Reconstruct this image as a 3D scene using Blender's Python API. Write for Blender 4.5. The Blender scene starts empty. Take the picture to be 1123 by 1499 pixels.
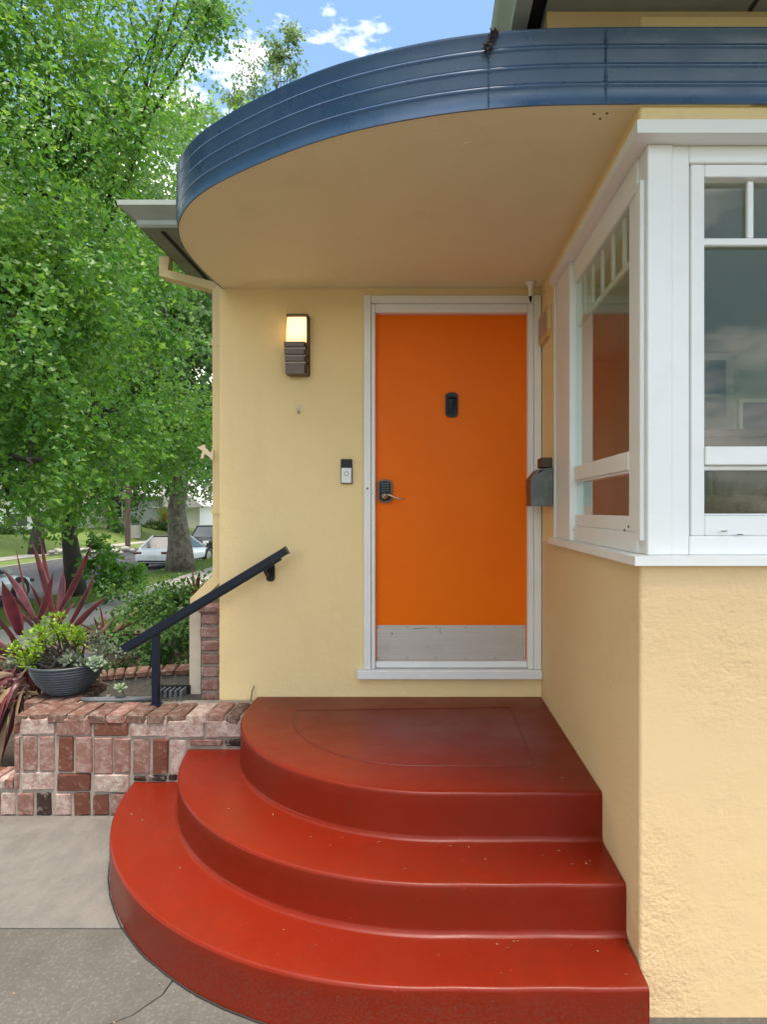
import bpy, bmesh, math, random
import numpy as np
from mathutils import Vector, Matrix
random.seed(7); rng = np.random.default_rng(7)
S = bpy.context.scene
COL = S.collection
R = math.radians
# ------------------------------------------------------------------ camera, sky, sun, exposure
EYE = 1.62; F = 903.0; PX, PY = 617.0, 747.0
cam = bpy.data.objects.new('camera', bpy.data.cameras.new('camera')); COL.objects.link(cam)
cam.location = (0, 0, EYE); cam.rotation_euler = (R(90), 0, 0)
cd = cam.data; cd.sensor_fit = 'VERTICAL'; cd.sensor_height = 36; cd.lens = F/1499*36
cd.shift_x = (561.5-PX)/1499; cd.shift_y = -(749.5-PY)/1499
cd.clip_start = 0.05; cd.clip_end = 2000
S.camera = cam
S.render.resolution_x, S.render.resolution_y = 768, 1024
S.view_settings.view_transform = 'Standard'; S.view_settings.look = 'None'
S.view_settings.gamma = 1; S.view_settings.use_curve_mapping = False
S.view_settings.exposure = 2.68
SUN_EL, SUN_AZ = 75, 160            # azimuth clockwise from +Y: the sun stands behind the camera, to its right
wd = bpy.data.worlds.new('World'); S.world = wd; wd.use_nodes = True
nt = wd.node_tree; nt.nodes.clear()
def N(nt, typ, **kw):
    n = nt.nodes.new(typ)
    for k, v in kw.items():
        if k.startswith('i_'): n.inputs[k[2:].replace('_', ' ')].default_value = v
        else: setattr(n, k, v)
    return n
out = N(nt, 'ShaderNodeOutputWorld'); bg = N(nt, 'ShaderNodeBackground'); bg.inputs['Strength'].default_value = 0.135
sky = N(nt, 'ShaderNodeTexSky', sky_type='NISHITA', sun_disc=False)
sky.sun_elevation = R(SUN_EL); sky.sun_rotation = R(SUN_AZ); sky.air_density = 1.0; sky.dust_density = 1.0; sky.ozone_density = 1.6
tc = N(nt, 'ShaderNodeTexCoord')
mp = N(nt, 'ShaderNodeMapping'); mp.inputs['Location'].default_value = (5.1, 1.7, 0.9); mp.inputs['Scale'].default_value = (1, 1, 2.2)
nz = N(nt, 'ShaderNodeTexNoise', i_Scale=3.4, i_Detail=9.0, i_Roughness=0.56)
cr = N(nt, 'ShaderNodeValToRGB'); cr.color_ramp.elements[0].position = 0.50; cr.color_ramp.elements[1].position = 0.72
mx = N(nt, 'ShaderNodeMix', data_type='RGBA')
mx.inputs['B'].default_value = (8.8, 7.8, 6.9, 1)
nt.links.new(tc.outputs['Generated'], mp.inputs['Vector']); nt.links.new(mp.outputs[0], nz.inputs['Vector'])
nt.links.new(nz.outputs['Fac'], cr.inputs[0]); nt.links.new(cr.outputs[0], mx.inputs['Factor'])
tint = N(nt, 'ShaderNodeMix', data_type='RGBA', blend_type='MULTIPLY'); tint.inputs['Factor'].default_value = 1; tint.inputs['B'].default_value = (.37, .40, .37, 1)
nt.links.new(sky.outputs[0], tint.inputs['A']); nt.links.new(tint.outputs['Result'], mx.inputs['A']); nt.links.new(mx.outputs['Result'], bg.inputs['Color'])
nt.links.new(bg.outputs[0], out.inputs[0])
sl = bpy.data.lights.new('sun', 'SUN'); sl.energy = 1.05; sl.angle = R(24); sl.color = (1, 0.88, 0.75)
so = bpy.data.objects.new('sun', sl); COL.objects.link(so)
so.rotation_euler = (R(90-SUN_EL), 0, R(180-SUN_AZ)); so.location = (4, -10, 20)

# ------------------------------------------------------------------ helpers
def P(px, py, Y):
    """point that the photograph shows at pixel (px, py), at depth Y"""
    return Vector(((px-PX)*Y/F, Y, EYE-(py-PY)*Y/F))
def PG(px, py, z):
    Y = (EYE-z)*F/(py-PY); return P(px, py, Y)
ORG = {}
def org(o): return ORG.get(o.name, Vector((0, 0, 0))) if o else Vector((0, 0, 0))
def thing(name, label, cat, loc=(0, 0, 0), group=None):
    o = bpy.data.objects.new(name, None); COL.objects.link(o); o.location = loc; o.empty_display_size = 0.1
    o['label'] = label; o['category'] = cat
    if group: o['group'] = group
    ORG[o.name] = Vector(loc); return o
def tag(o, label=None, cat=None, group=None, kind=None):
    if label: o['label'] = label
    if cat: o['category'] = cat
    if group: o['group'] = group
    if kind: o['kind'] = kind
    return o
def link(name, me, mat, parent=None, own=None, smooth=False):
    if mat is not None and not me.materials: me.materials.append(mat)
    if smooth: me.polygons.foreach_set('use_smooth', [True]*len(me.polygons))
    o = bpy.data.objects.new(name, me); COL.objects.link(o)
    if parent: o.parent = parent
    return o
class MB:
    def __init__(s): s.v = []; s.f = []
    def add(s, vs, fs):
        b = len(s.v); s.v += [tuple(v) for v in vs]; s.f += [tuple(i+b for i in f) for f in fs]; return s
    def box(s, a, b, ch=0.0):
        x0, y0, z0 = [min(a[i], b[i]) for i in range(3)]; x1, y1, z1 = [max(a[i], b[i]) for i in range(3)]
        if ch <= 0:
            vs = [(x0,y0,z0),(x1,y0,z0),(x1,y1,z0),(x0,y1,z0),(x0,y0,z1),(x1,y0,z1),(x1,y1,z1),(x0,y1,z1)]
            fs = [(0,3,2,1),(4,5,6,7),(0,1,5,4),(1,2,6,5),(2,3,7,6),(3,0,4,7)]
            return s.add(vs, fs)
        ch = min(ch, (x1-x0)*.45, (y1-y0)*.45, (z1-z0)*.45)
        c = [(x0+x1)/2, (y0+y1)/2, (z0+z1)/2]; h = [(x1-x0)/2, (y1-y0)/2, (z1-z0)/2]
        vs = []; idx = {}
        for sx in (-1, 1):
            for sy in (-1, 1):
                for sz in (-1, 1):
                    sg = (sx, sy, sz)
                    for ax in range(3):
                        idx[(sg, ax)] = len(vs)
                        vs.append(tuple(c[i]+sg[i]*(h[i] if i == ax else h[i]-ch) for i in range(3)))
        fs = []
        for ax in range(3):
            o1, o2 = (ax+1) % 3, (ax+2) % 3
            for sg in (-1, 1):
                q = []
                for (p, r) in ((-1,-1),(1,-1),(1,1),(-1,1)):
                    t = [0,0,0]; t[ax] = sg; t[o1] = p; t[o2] = r; q.append(idx[(tuple(t), ax)])
                fs.append(tuple(q if sg > 0 else q[::-1]))
        for ax in range(3):              # edges along ax
            o1, o2 = (ax+1) % 3, (ax+2) % 3
            for p in (-1, 1):
                for r in (-1, 1):
                    t0 = [0,0,0]; t0[ax] = -1; t0[o1] = p; t0[o2] = r; t1 = t0[:]; t1[ax] = 1; t0 = tuple(t0); t1 = tuple(t1)
                    q = [idx[(t0,o1)], idx[(t1,o1)], idx[(t1,o2)], idx[(t0,o2)]]
                    fs.append(tuple(q if p*r < 0 else q[::-1]))
        for sx in (-1, 1):
            for sy in (-1, 1):
                for sz in (-1, 1):
                    q = [idx[((sx,sy,sz), a)] for a in range(3)]
                    fs.append(tuple(q if sx*sy*sz > 0 else q[::-1]))
        return s.add(vs, fs)
    def tube(s, pts, rad, n=8, cap=True, flat=1.0):
        pts = [Vector(p) for p in pts]; m = len(pts)
        rads = rad if isinstance(rad, (list, tuple)) else [rad]*m
        b = len(s.v); up = None
        for i, p in enumerate(pts):
            d = (pts[min(i+1, m-1)]-pts[max(i-1, 0)]).normalized()
            if up is None:
                up = Vector((0, 0, 1)) if abs(d.z) < .9 else Vector((0, 1, 0))
            a = d.cross(up).normalized(); c = a.cross(d).normalized(); up = c
            for k in range(n):
                t = 2*math.pi*k/n; s.v.append(tuple(p+a*math.cos(t)*rads[i]+c*math.sin(t)*rads[i]*flat))
        for i in range(m-1):
            for k in range(n):
                k2 = (k+1) % n
                s.f.append((b+i*n+k, b+i*n+k2, b+(i+1)*n+k2, b+(i+1)*n+k))
        if cap:
            s.f.append(tuple(b+k for k in range(n))[::-1]); s.f.append(tuple(b+(m-1)*n+k for k in range(n)))
        return s
    def rtube(s, pts, w, h, up=(0, 0, 1)):
        """rectangular pipe along pts"""
        pts = [Vector(p) for p in pts]; m = len(pts); b = len(s.v)
        for i, p in enumerate(pts):
            d0 = (pts[i]-pts[max(i-1, 0)]); d1 = (pts[min(i+1, m-1)]-pts[i])
            d = (d0.normalized() if d0.length else Vector())+(d1.normalized() if d1.length else Vector()); d.normalize()
            u = Vector(up); a = d.cross(u)
            if a.length < .05: a = d.cross(Vector((0, 1, 0)))
            a.normalize(); c = a.cross(d).normalized()
            k = 1.0
            if d0.length and d1.length: k = 1/max(.5, d0.normalized().dot(d))
            for (sa, sc) in ((-1,-1),(1,-1),(1,1),(-1,1)): s.v.append(tuple(p+a*sa*w/2+c*sc*h/2*k))
        for i in range(m-1):
            for k in range(4):
                k2 = (k+1) % 4; s.f.append((b+i*4+k, b+i*4+k2, b+(i+1)*4+k2, b+(i+1)*4+k))
        s.f.append((b+3, b+2, b+1, b)); s.f.append(tuple(b+(m-1)*4+k for k in range(4)))
        return s
    def lathe(s, prof, c=(0, 0, 0), n=24, axis='z'):
        b = len(s.v); m = len(prof)
        for (r, z) in prof:
            for k in range(n):
                t = 2*math.pi*k/n; q = (r*math.cos(t), r*math.sin(t), z)
                if axis == 'x': q = (z, r*math.cos(t), r*math.sin(t))
                if axis == 'y': q = (r*math.cos(t), z, -r*math.sin(t))
                s.v.append((c[0]+q[0], c[1]+q[1], c[2]+q[2]))
        for i in range(m-1):
            for k in range(n):
                k2 = (k+1) % n; s.f.append((b+i*n+k, b+i*n+k2, b+(i+1)*n+k2, b+(i+1)*n+k))
        if prof[0][0] > 1e-5: s.f.append(tuple(b+k for k in range(n))[::-1])
        if prof[-1][0] > 1e-5: s.f.append(tuple(b+(m-1)*n+k for k in range(n)))
        return s
    def prism(s, poly, d, axis='z', base=0.0):
        """poly: 2D outline; extruded along axis from base to base+d"""
        n = len(poly); vs = []
        for off in (base, base+d):
            for (a, c) in poly:
                vs.append({'z': (a, c, off), 'y': (a, off, c), 'x': (off, a, c)}[axis])
        fs = [tuple(range(n))[::-1], tuple(range(n, 2*n))]+[(i, (i+1) % n, n+(i+1) % n, n+i) for i in range(n)]
        return s.add(vs, fs)
    def sweep(s, path, prof, closed_prof=False):
        """path: list of (point, outward 2D normal); prof: list of (offset outward, z)"""
        b = len(s.v); m = len(prof)
        for (p, nrm) in path:
            for (o, z) in prof: s.v.append((p[0]+nrm[0]*o, p[1]+nrm[1]*o, z))
        k = m if closed_prof else m-1
        for i in range(len(path)-1):
            for j in range(k):
                j2 = (j+1) % m
                s.f.append((b+i*m+j, b+i*m+j2, b+(i+1)*m+j2, b+(i+1)*m+j))
        return s
    def build(s, name, mat, parent=None, smooth=False, auto=None, recalc=True):
        me = bpy.data.meshes.new(name); o_ = org(parent)
        me.from_pydata([(v[0]-o_.x, v[1]-o_.y, v[2]-o_.z) for v in s.v], [], s.f); me.update()
        if recalc:
            bm = bmesh.new(); bm.from_mesh(me); bmesh.ops.recalc_face_normals(bm, faces=bm.faces)
            if auto is not None:
                for e in bm.edges:
                    if len(e.link_faces) == 2 and e.calc_face_angle(0) > R(auto): e.smooth = False
                for f in bm.faces: f.smooth = True
            bm.to_mesh(me); bm.free()
        o = link(name, me, mat, parent, smooth=smooth)
        if parent: ORG[o.name] = o_
        return o
def box(name, a, b, mat, parent=None, ch=0.0, **kw):
    return MB().box(a, b, ch).build(name, mat, parent, **kw)

# ------------------------------------------------------------------ materials
MATS = {}
def mat(name, col, rough=.5, metal=0.0, spec=.5, bump=None, var=None, coat=0.0, extra=None):
    """bump: list of (scale, strength, distance, detail); var: list of (scale, other colour, lo, hi)"""
    m = bpy.data.materials.new(name); m.use_nodes = True; t = m.node_tree; b = t.nodes['Principled BSDF']
    b.inputs['Roughness'].default_value = rough; b.inputs['Metallic'].default_value = metal
    b.inputs['Specular IOR Level'].default_value = spec; b.inputs['Coat Weight'].default_value = coat
    b.inputs['Base Color'].default_value = (*col, 1)
    geo = N(t, 'ShaderNodeNewGeometry'); pos = geo.outputs['Position']
    cur = None
    for i, (sc, c2, lo, hi) in enumerate(var or []):
        n = N(t, 'ShaderNodeTexNoise', i_Detail=6.0, i_Roughness=.62)
        v = pos
        if isinstance(sc, tuple):
            mpn = N(t, 'ShaderNodeMapping'); mpn.inputs['Scale'].default_value = sc; t.links.new(pos, mpn.inputs[0]); v = mpn.outputs[0]; n.inputs['Scale'].default_value = 1.0
        else: n.inputs['Scale'].default_value = sc
        t.links.new(v, n.inputs['Vector'])
        r = N(t, 'ShaderNodeMapRange'); r.inputs['From Min'].default_value = lo; r.inputs['From Max'].default_value = hi
        t.links.new(n.outputs['Fac'], r.inputs['Value'])
        x = N(t, 'ShaderNodeMix', data_type='RGBA'); x.inputs['A'].default_value = (*col, 1); x.inputs['B'].default_value = (*c2, 1)
        t.links.new(r.outputs[0], x.inputs['Factor'])
        if cur: t.links.new(cur, x.inputs['A'])
        cur = x.outputs['Result']
    if cur: t.links.new(cur, b.inputs['Base Color'])
    last = None
    for (sc, st, dist, det) in (bump or []):
        n = N(t, 'ShaderNodeTexNoise', i_Detail=det, i_Roughness=.6); v = pos
        if isinstance(sc, tuple):
            mpn = N(t, 'ShaderNodeMapping'); mpn.inputs['Scale'].default_value = sc; t.links.new(pos, mpn.inputs[0]); v = mpn.outputs[0]; n.inputs['Scale'].default_value = 1.0
        else: n.inputs['Scale'].default_value = sc
        t.links.new(v, n.inputs['Vector'])
        bp = N(t, 'ShaderNodeBump'); bp.inputs['Strength'].default_value = st; bp.inputs['Distance'].default_value = dist
        t.links.new(n.outputs['Fac'], bp.inputs['Height'])
        if last: t.links.new(last, bp.inputs['Normal'])
        last = bp.outputs[0]
    if last: t.links.new(last, b.inputs['Normal'])
    if extra: extra(t, b, pos)
    MATS[name] = m; return m
def rough_noise(sc, lo, hi, a=.35, c=.65):
    def f(t, b, pos):
        n = N(t, 'ShaderNodeTexNoise', i_Scale=sc, i_Detail=5.0, i_Roughness=.65); t.links.new(pos, n.inputs['Vector'])
        r = N(t, 'ShaderNodeMapRange'); r.inputs['From Min'].default_value = a; r.inputs['From Max'].default_value = c
        r.inputs['To Min'].default_value = lo; r.inputs['To Max'].default_value = hi
        t.links.new(n.outputs['Fac'], r.inputs['Value']); t.links.new(r.outputs[0], b.inputs['Roughness'])
    return f
def patchy(t, b, pos):
    n = N(t, 'ShaderNodeTexNoise', i_Scale=2.1, i_Detail=4.0); t.links.new(pos, n.inputs['Vector'])
    q = N(t, 'ShaderNodeMapRange'); q.inputs['From Min'].default_value = .40; q.inputs['From Max'].default_value = .62; q.inputs['To Min'].default_value = .08; q.inputs['To Max'].default_value = .62
    t.links.new(n.outputs['Fac'], q.inputs['Value'])
    for k in t.nodes:
        if k.type == 'BUMP': t.links.new(q.outputs[0], k.inputs['Strength'])
stucco = mat('stucco', (.85, .645, .335), .75, spec=.3, bump=[(70, .35, .006, 3), (9, .35, .02, 3)], var=[(1.3, (.84, .63, .32), .4, .7), ((5, 5, .7), (.79, .585, .285), .58, .85)])  # same house paint as stucco_coarse, lightened to brighten the shaded porch wall
stucco_coarse = mat('stucco_coarse', (.76, .54, .295), .78, spec=.3, bump=[(75, .55, .007, 3), (11, .3, .018, 4)], var=[(1.6, (.745, .525, .28), .4, .7), ((4, 4, .6), (.71, .495, .26), .6, .85)], extra=patchy)
plaster = mat('soffit_plaster', (.80, .715, .46), .7, spec=.25, bump=[(4, .2, .02, 3), (60, .2, .004, 2)], var=[(1.2, (.77, .68, .43), .4, .7), (3.5, (.73, .64, .40), .6, .8)])
def dust(t, b, pos):
    # grit splashed onto the lowest riser
    sp = N(t, 'ShaderNodeSeparateXYZ'); t.links.new(pos, sp.inputs[0])
    mz = N(t, 'ShaderNodeMapRange'); mz.inputs['From Min'].default_value = .165; mz.inputs['From Max'].default_value = .12; t.links.new(sp.outputs['Z'], mz.inputs['Value'])
    ng = N(t, 'ShaderNodeTexNoise', i_Scale=140.0, i_Detail=3.0); t.links.new(pos, ng.inputs['Vector'])
    mg = N(t, 'ShaderNodeMapRange'); mg.inputs['From Min'].default_value = .45; mg.inputs['From Max'].default_value = .75; mg.inputs['To Max'].default_value = .7; t.links.new(ng.outputs['Fac'], mg.inputs['Value'])
    mm = N(t, 'ShaderNodeMath', operation='MULTIPLY'); t.links.new(mz.outputs[0], mm.inputs[0]); t.links.new(mg.outputs[0], mm.inputs[1])
    xg = N(t, 'ShaderNodeMix', data_type='RGBA'); xg.inputs['B'].default_value = (.13, .045, .03, 1); t.links.new(mm.outputs[0], xg.inputs['Factor'])
    t.links.new(b.inputs['Base Color'].links[0].from_socket, xg.inputs['A']); t.links.new(xg.outputs['Result'], b.inputs['Base Color'])
    rough_noise(5, .30, .42)(t, b, pos)
    src = b.inputs['Base Color'].links[0].from_socket
    n = N(t, 'ShaderNodeTexNoise', i_Scale=95, i_Detail=2.0); t.links.new(pos, n.inputs['Vector'])
    r = N(t, 'ShaderNodeMapRange'); r.inputs['From Min'].default_value = .755; r.inputs['From Max'].default_value = .80; r.inputs['To Max'].default_value = .5
    t.links.new(n.outputs['Fac'], r.inputs['Value'])
    x = N(t, 'ShaderNodeMix', data_type='RGBA'); x.inputs['B'].default_value = (.45, .3, .2, 1)
    t.links.new(r.outputs[0], x.inputs['Factor']); t.links.new(src, x.inputs['A']); t.links.new(x.outputs['Result'], b.inputs['Base Color'])
red = mat('red_paint', (.175, .0125, .0036), .35, spec=.25, bump=[(160, .10, .002, 2), (5, .12, .01, 3)], var=[(2.2, (.165, .016, .005), .42, .66), (9, (.19, .014, .004), .5, .7), ((30, 30, 4), (.15, .019, .008), .6, .78)], extra=dust)
red_dark = mat('red_groove', (.12, .012, .005), .5)
orange = mat('orange_paint', (.88, .165, .0006), .46, spec=.14, bump=[((14, 14, 3), .06, .01, 3), ((160, 160, 6), .08, .001, 2)], var=[(1.7, (.84, .15, .0006), .4, .7)], extra=rough_noise(3, .40, .50))
blue = mat('blue_metal', (.040, .092, .19), .3, spec=.6, bump=[(5, .10, .01, 2), (120, .05, .002, 2)], var=[(5, (.052, .108, .20), .45, .7), (60, (.16, .18, .2), .74, .8)], extra=rough_noise(6, .22, .42))
white = mat('white_paint', (.80, .79, .77), .42, spec=.5, bump=[((60, 60, 8), .06, .002, 3)], var=[(6, (.76, .75, .72), .5, .7), (45, (.6, .56, .5), .72, .8)])
trimbeige = mat('beige_trim', (.66, .47, .24), .6, bump=[((10, 60, 60), .1, .003, 3)], var=[(8, (.60, .42, .2), .45, .7)])
beige_pipe = mat('beige_pipe', (.70, .57, .38), .5, var=[((3, 3, 2), (.60, .50, .36), .5, .7)])
greengrey = mat('grey_green_paint', (.33, .37, .31), .45, var=[(6, (.28, .31, .26), .45, .7)], bump=[(30, .1, .003, 2)])
greendark = mat('soffit_boards', (.22, .24, .20), .6, var=[(5, (.17, .19, .16), .45, .7)])
shingle = mat('roof_shingle', (.10, .095, .09), .9, bump=[(50, .6, .01, 4)], var=[(20, (.15, .14, .13), .45, .7)])
navy = mat('navy_metal', (.004, .008, .022), .36, spec=.35, bump=[(90, .08, .002, 2)])
blackm = mat('black_metal', (.008, .008, .009), .45, spec=.35)
bronze = mat('bronze_metal', (.11, .085, .07), .42, metal=.6)
pewter = mat('pewter_metal', (.12, .13, .125), .38, metal=.7, var=[(20, (.2, .2, .19), .5, .7)], bump=[(40, .15, .004, 3)])
steel = mat('brushed_steel', (.58, .54, .49), .42, metal=.55, var=[((3, 3, 200), (.50, .47, .43), .35, .7), (9, (.46, .42, .38), .55, .75)], bump=[((2, 2, 400), .08, .001, 1)])
brass = mat('satin_nickel', (.55, .47, .36), .3, metal=1.0)
plastic_w = mat('white_plastic', (.78, .78, .78), .35)
plastic_b = mat('black_plastic', (.008, .008, .009), .4, spec=.3)
rubber = mat('hose_rubber', (.09, .10, .11), .5, var=[(30, (.14, .15, .16), .5, .7)])
darkgap = mat('dark_gap', (.02, .018, .016), .9)
mortar = mat('mortar', (.30, .255, .21), .9, spec=.2, bump=[(70, .6, .008, 4)], var=[(12, (.37, .325, .275), .45, .7), (5, (.18, .15, .12), .55, .75)])
concrete = mat('concrete_light', (.142, .134, .121), .85, spec=.25, bump=[((120, 9, 60), .45, .006, 3), (90, .2, .003, 2)], var=[((14, 6, 10), (.18, .168, .15), .42, .75), (1.6, (.105, .097, .086), .5, .72), (60, (.09, .083, .073), .6, .75), (5, (.175, .165, .148), .5, .7)])
concrete2 = mat('concrete_dark', (.103, .097, .087), .9, spec=.25, bump=[(120, .55, .005, 4), (30, .3, .006, 3)], var=[(75, (.155, .146, .13), .5, .72), (2.2, (.075, .07, .06), .45, .7), (40, (.17, .155, .13), .6, .75)])
concrete_old = mat('concrete_old', (.20, .185, .155), .9, bump=[(40, .5, .01, 4)], var=[(8, (.12, .11, .09), .45, .7), (25, (.28, .25, .21), .55, .75)])
kerb_m = mat('kerb_concrete', (.38, .36, .32), .9, var=[(3, (.30, .28, .24), .4, .7)])
walk_m = mat('sidewalk_concrete', (.33, .31, .27), .9, var=[(1.2, (.25, .24, .2), .4, .7), (14, (.38, .35, .3), .5, .7)])
asphalt = mat('asphalt', (.065, .066, .07), .9, var=[(1.2, (.085, .085, .09), .4, .7), (40, (.11, .11, .11), .6, .8)], bump=[(60, .3, .01, 3)])
soil = mat('soil', (.075, .055, .038), .95, bump=[(25, .7, .03, 5)], var=[(9, (.12, .09, .06), .5, .7), (3, (.05, .06, .025), .5, .7)])
lawn = mat('lawn', (.11, .17, .03), .95, bump=[(30, .8, .03, 4)], var=[(1.1, (.16, .2, .05), .45, .7), (9, (.13, .10, .055), .58, .75)])
bark = mat('bark', (.075, .062, .05), .95, bump=[((14, 14, 4), .9, .03, 5)], var=[((10, 10, 4), (.035, .028, .022), .45, .65)])
bark_dark = mat('bark_dark', (.03, .024, .02), .95, bump=[((18, 18, 5), .9, .03, 5)], var=[((12, 12, 4), (.055, .045, .036), .45, .7)])
bark_plane = mat('bark_plane', (.16, .135, .105), .9, bump=[((7, 7, 4), .8, .03, 5)], var=[((6, 6, 4), (.07, .058, .045), .42, .62), ((5, 5, 6), (.28, .25, .2), .6, .72)])
wood_pole = mat('weathered_pole', (.16, .105, .08), .9, var=[((12, 12, 1), (.09, .06, .045), .4, .7)])
wood = mat('dark_wood', (.10, .055, .03), .5, var=[((3, 20, 20), (.06, .03, .018), .4, .7)])
wicker = mat('wicker', (.16, .10, .055), .8, bump=[((40, 40, 80), .8, .01, 2)], var=[(60, (.08, .05, .03), .4, .7)])
room_wall = mat('room_wall', (.56, .58, .52), .8)
room_ceiling = mat('room_ceiling', (.7, .69, .64), .8)
room_floor = mat('room_floor', (.13, .085, .05), .45)
fabric = mat('pale_fabric', (.62, .66, .58), .9)
car_white = mat('car_white', (.74, .76, .77), .2, coat=.6)
car_pale = mat('car_pale', (.62, .68, .68), .22, coat=.6)
car_black = mat('car_black', (.02, .022, .026), .2, coat=.6)
tyre_m = mat('tyre', (.014, .014, .014), .8)
rim_m = mat('rim', (.42, .43, .44), .3, metal=.8)
carglass = mat('car_glass', (.03, .045, .045), .06, spec=.9)
tail_m = mat('tail_lamp', (.08, .006, .008), .15)
plate_m = mat('plate', (.62, .62, .60), .5)
house_white = mat('far_white', (.72, .71, .68), .7); house_grey = mat('far_grey', (.33, .34, .33), .8)
roof_pale = mat('far_roof', (.55, .54, .53), .85, var=[((3, 3, 14), (.45, .44, .43), .4, .7)])
dark_room = mat('far_window', (.02, .028, .03), .15, spec=.7)
far_teal = mat('far_teal', (.16, .26, .28), .7)
pot_m = mat('pot_glaze', (.055, .062, .075), .42, var=[(30, (.10, .11, .12), .55, .75)])
def leafmat(name, c1, c2, c3=None, trans=.45, rough=.45, spec=.35, sc=.9):
    m = bpy.data.materials.new(name); m.use_nodes = True; t = m.node_tree; b = t.nodes['Principled BSDF']
    o = [n for n in t.nodes if n.type == 'OUTPUT_MATERIAL'][0]
    geo = N(t, 'ShaderNodeNewGeometry')
    n = N(t, 'ShaderNodeTexNoise', i_Scale=sc, i_Detail=3.0); t.links.new(geo.outputs['Position'], n.inputs['Vector'])
    r = N(t, 'ShaderNodeValToRGB'); r.color_ramp.elements[0].position = .36; r.color_ramp.elements[1].position = .64
    r.color_ramp.elements[0].color = (*c1, 1); r.color_ramp.elements[1].color = (*c2, 1); t.links.new(n.outputs['Fac'], r.inputs[0])
    x = N(t, 'ShaderNodeMix', data_type='RGBA'); x.inputs['B'].default_value = (*(c3 or c2), 1)
    rr = N(t, 'ShaderNodeMapRange'); rr.inputs['From Min'].default_value = .72; rr.inputs['From Max'].default_value = 1
    t.links.new(geo.outputs['Random Per Island'], rr.inputs['Value']); t.links.new(rr.outputs[0], x.inputs['Factor'])
    t.links.new(r.outputs[0], x.inputs['A'])
    b.inputs['Roughness'].default_value = rough; b.inputs['Specular IOR Level'].default_value = spec
    t.links.new(x.outputs['Result'], b.inputs['Base Color'])
    tr = N(t, 'ShaderNodeBsdfTranslucent')
    hs = N(t, 'ShaderNodeHueSaturation'); hs.inputs['Value'].default_value = 1.75; hs.inputs['Saturation'].default_value = 1.1; hs.inputs['Hue'].default_value = .485
    t.links.new(x.outputs['Result'], hs.inputs['Color']); t.links.new(hs.outputs[0], tr.inputs['Color'])
    ms = N(t, 'ShaderNodeMixShader'); ms.inputs[0].default_value = trans
    t.links.new(b.outputs[0], ms.inputs[1]); t.links.new(tr.outputs[0], ms.inputs[2]); t.links.new(ms.outputs[0], o.inputs[0])
    return m
lf_ginkgo = leafmat('ginkgo_leaf', (.05, .15, .026), (.125, .265, .045), (.20, .32, .07), .45, rough=.42, spec=.45)
lf_plane = leafmat('plane_leaf', (.10, .19, .07), (.155, .26, .095), (.21, .31, .15), .5, spec=.45)
lf_dark = leafmat('dark_leaf', (.04, .09, .025), (.07, .14, .035), (.10, .17, .045), .45)
lf_far = leafmat('far_leaf', (.075, .13, .05), (.11, .18, .065), (.15, .22, .08), .5)
lf_shrub = leafmat('shrub_leaf', (.045, .11, .03), (.08, .17, .045), (.13, .22, .06), .4, sc=4)
lf_jade = leafmat('jade_leaf', (.10, .22, .012), (.19, .32, .02), (.26, .36, .04), .25, spec=.5, sc=14)
lf_cord = leafmat('cordyline_leaf', (.06, .018, .024), (.14, .032, .038), (.17, .06, .055), .3, rough=.32, spec=.5, sc=11)
lf_edge = leafmat('cordyline_margin', (.17, .05, .055), (.25, .09, .085), (.30, .15, .12), .3, rough=.35, spec=.5, sc=7)
lf_tan = leafmat('dry_leaf', (.22, .14, .08), (.32, .22, .14), (.14, .07, .05), .2, sc=9)
lf_grass = leafmat('grass_blade', (.06, .13, .02), (.11, .18, .03), (.16, .19, .06), .35, sc=1.4)
lf_succ = leafmat('succulent_leaf', (.15, .21, .14), (.23, .30, .17), (.27, .33, .2), .15, sc=12)
lf_grey = leafmat('grey_succulent', (.13, .17, .12), (.19, .235, .17), (.24, .26, .17), .15, sc=12)
lf_yellow = leafmat('yellow_leaf', (.20, .22, .03), (.30, .26, .04), None, .35)
def glassmat(name, ior=.04, tint=(.9, .95, .93)):
    m = bpy.data.materials.new(name); m.use_nodes = True; t = m.node_tree; t.nodes.clear()
    o = N(t, 'ShaderNodeOutputMaterial'); lw = N(t, 'ShaderNodeLayerWeight'); lw.inputs['Blend'].default_value = .5
    pw = N(t, 'ShaderNodeMath', operation='POWER'); pw.inputs[1].default_value = 5.0; t.links.new(lw.outputs['Facing'], pw.inputs[0])
    fr = N(t, 'ShaderNodeMath', operation='MULTIPLY_ADD', use_clamp=True); fr.inputs[1].default_value = .95; fr.inputs[2].default_value = ior; t.links.new(pw.outputs[0], fr.inputs[0])
    g = N(t, 'ShaderNodeBsdfGlossy'); g.inputs['Roughness'].default_value = 0.0; g.inputs['Color'].default_value = (1, 1, 1, 1)
    tr = N(t, 'ShaderNodeBsdfTransparent'); tr.inputs['Color'].default_value = (*tint, 1)
    ms = N(t, 'ShaderNodeMixShader'); t.links.new(fr.outputs[0], ms.inputs[0]); t.links.new(tr.outputs[0], ms.inputs[1]); t.links.new(g.outputs[0], ms.inputs[2])
    t.links.new(ms.outputs[0], o.inputs[0]); return m
pane_glass = glassmat('window_glass', .022)
def emis(name, col, st):
    m = bpy.data.materials.new(name); m.use_nodes = True; b = m.node_tree.nodes['Principled BSDF']
    b.inputs['Base Color'].default_value = (.8, .7, .5, 1); b.inputs['Emission Color'].default_value = (*col, 1); b.inputs['Emission Strength'].default_value = st
    return m
lampglass = emis('lamp_glass', (1, .60, .24), .6)
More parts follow.
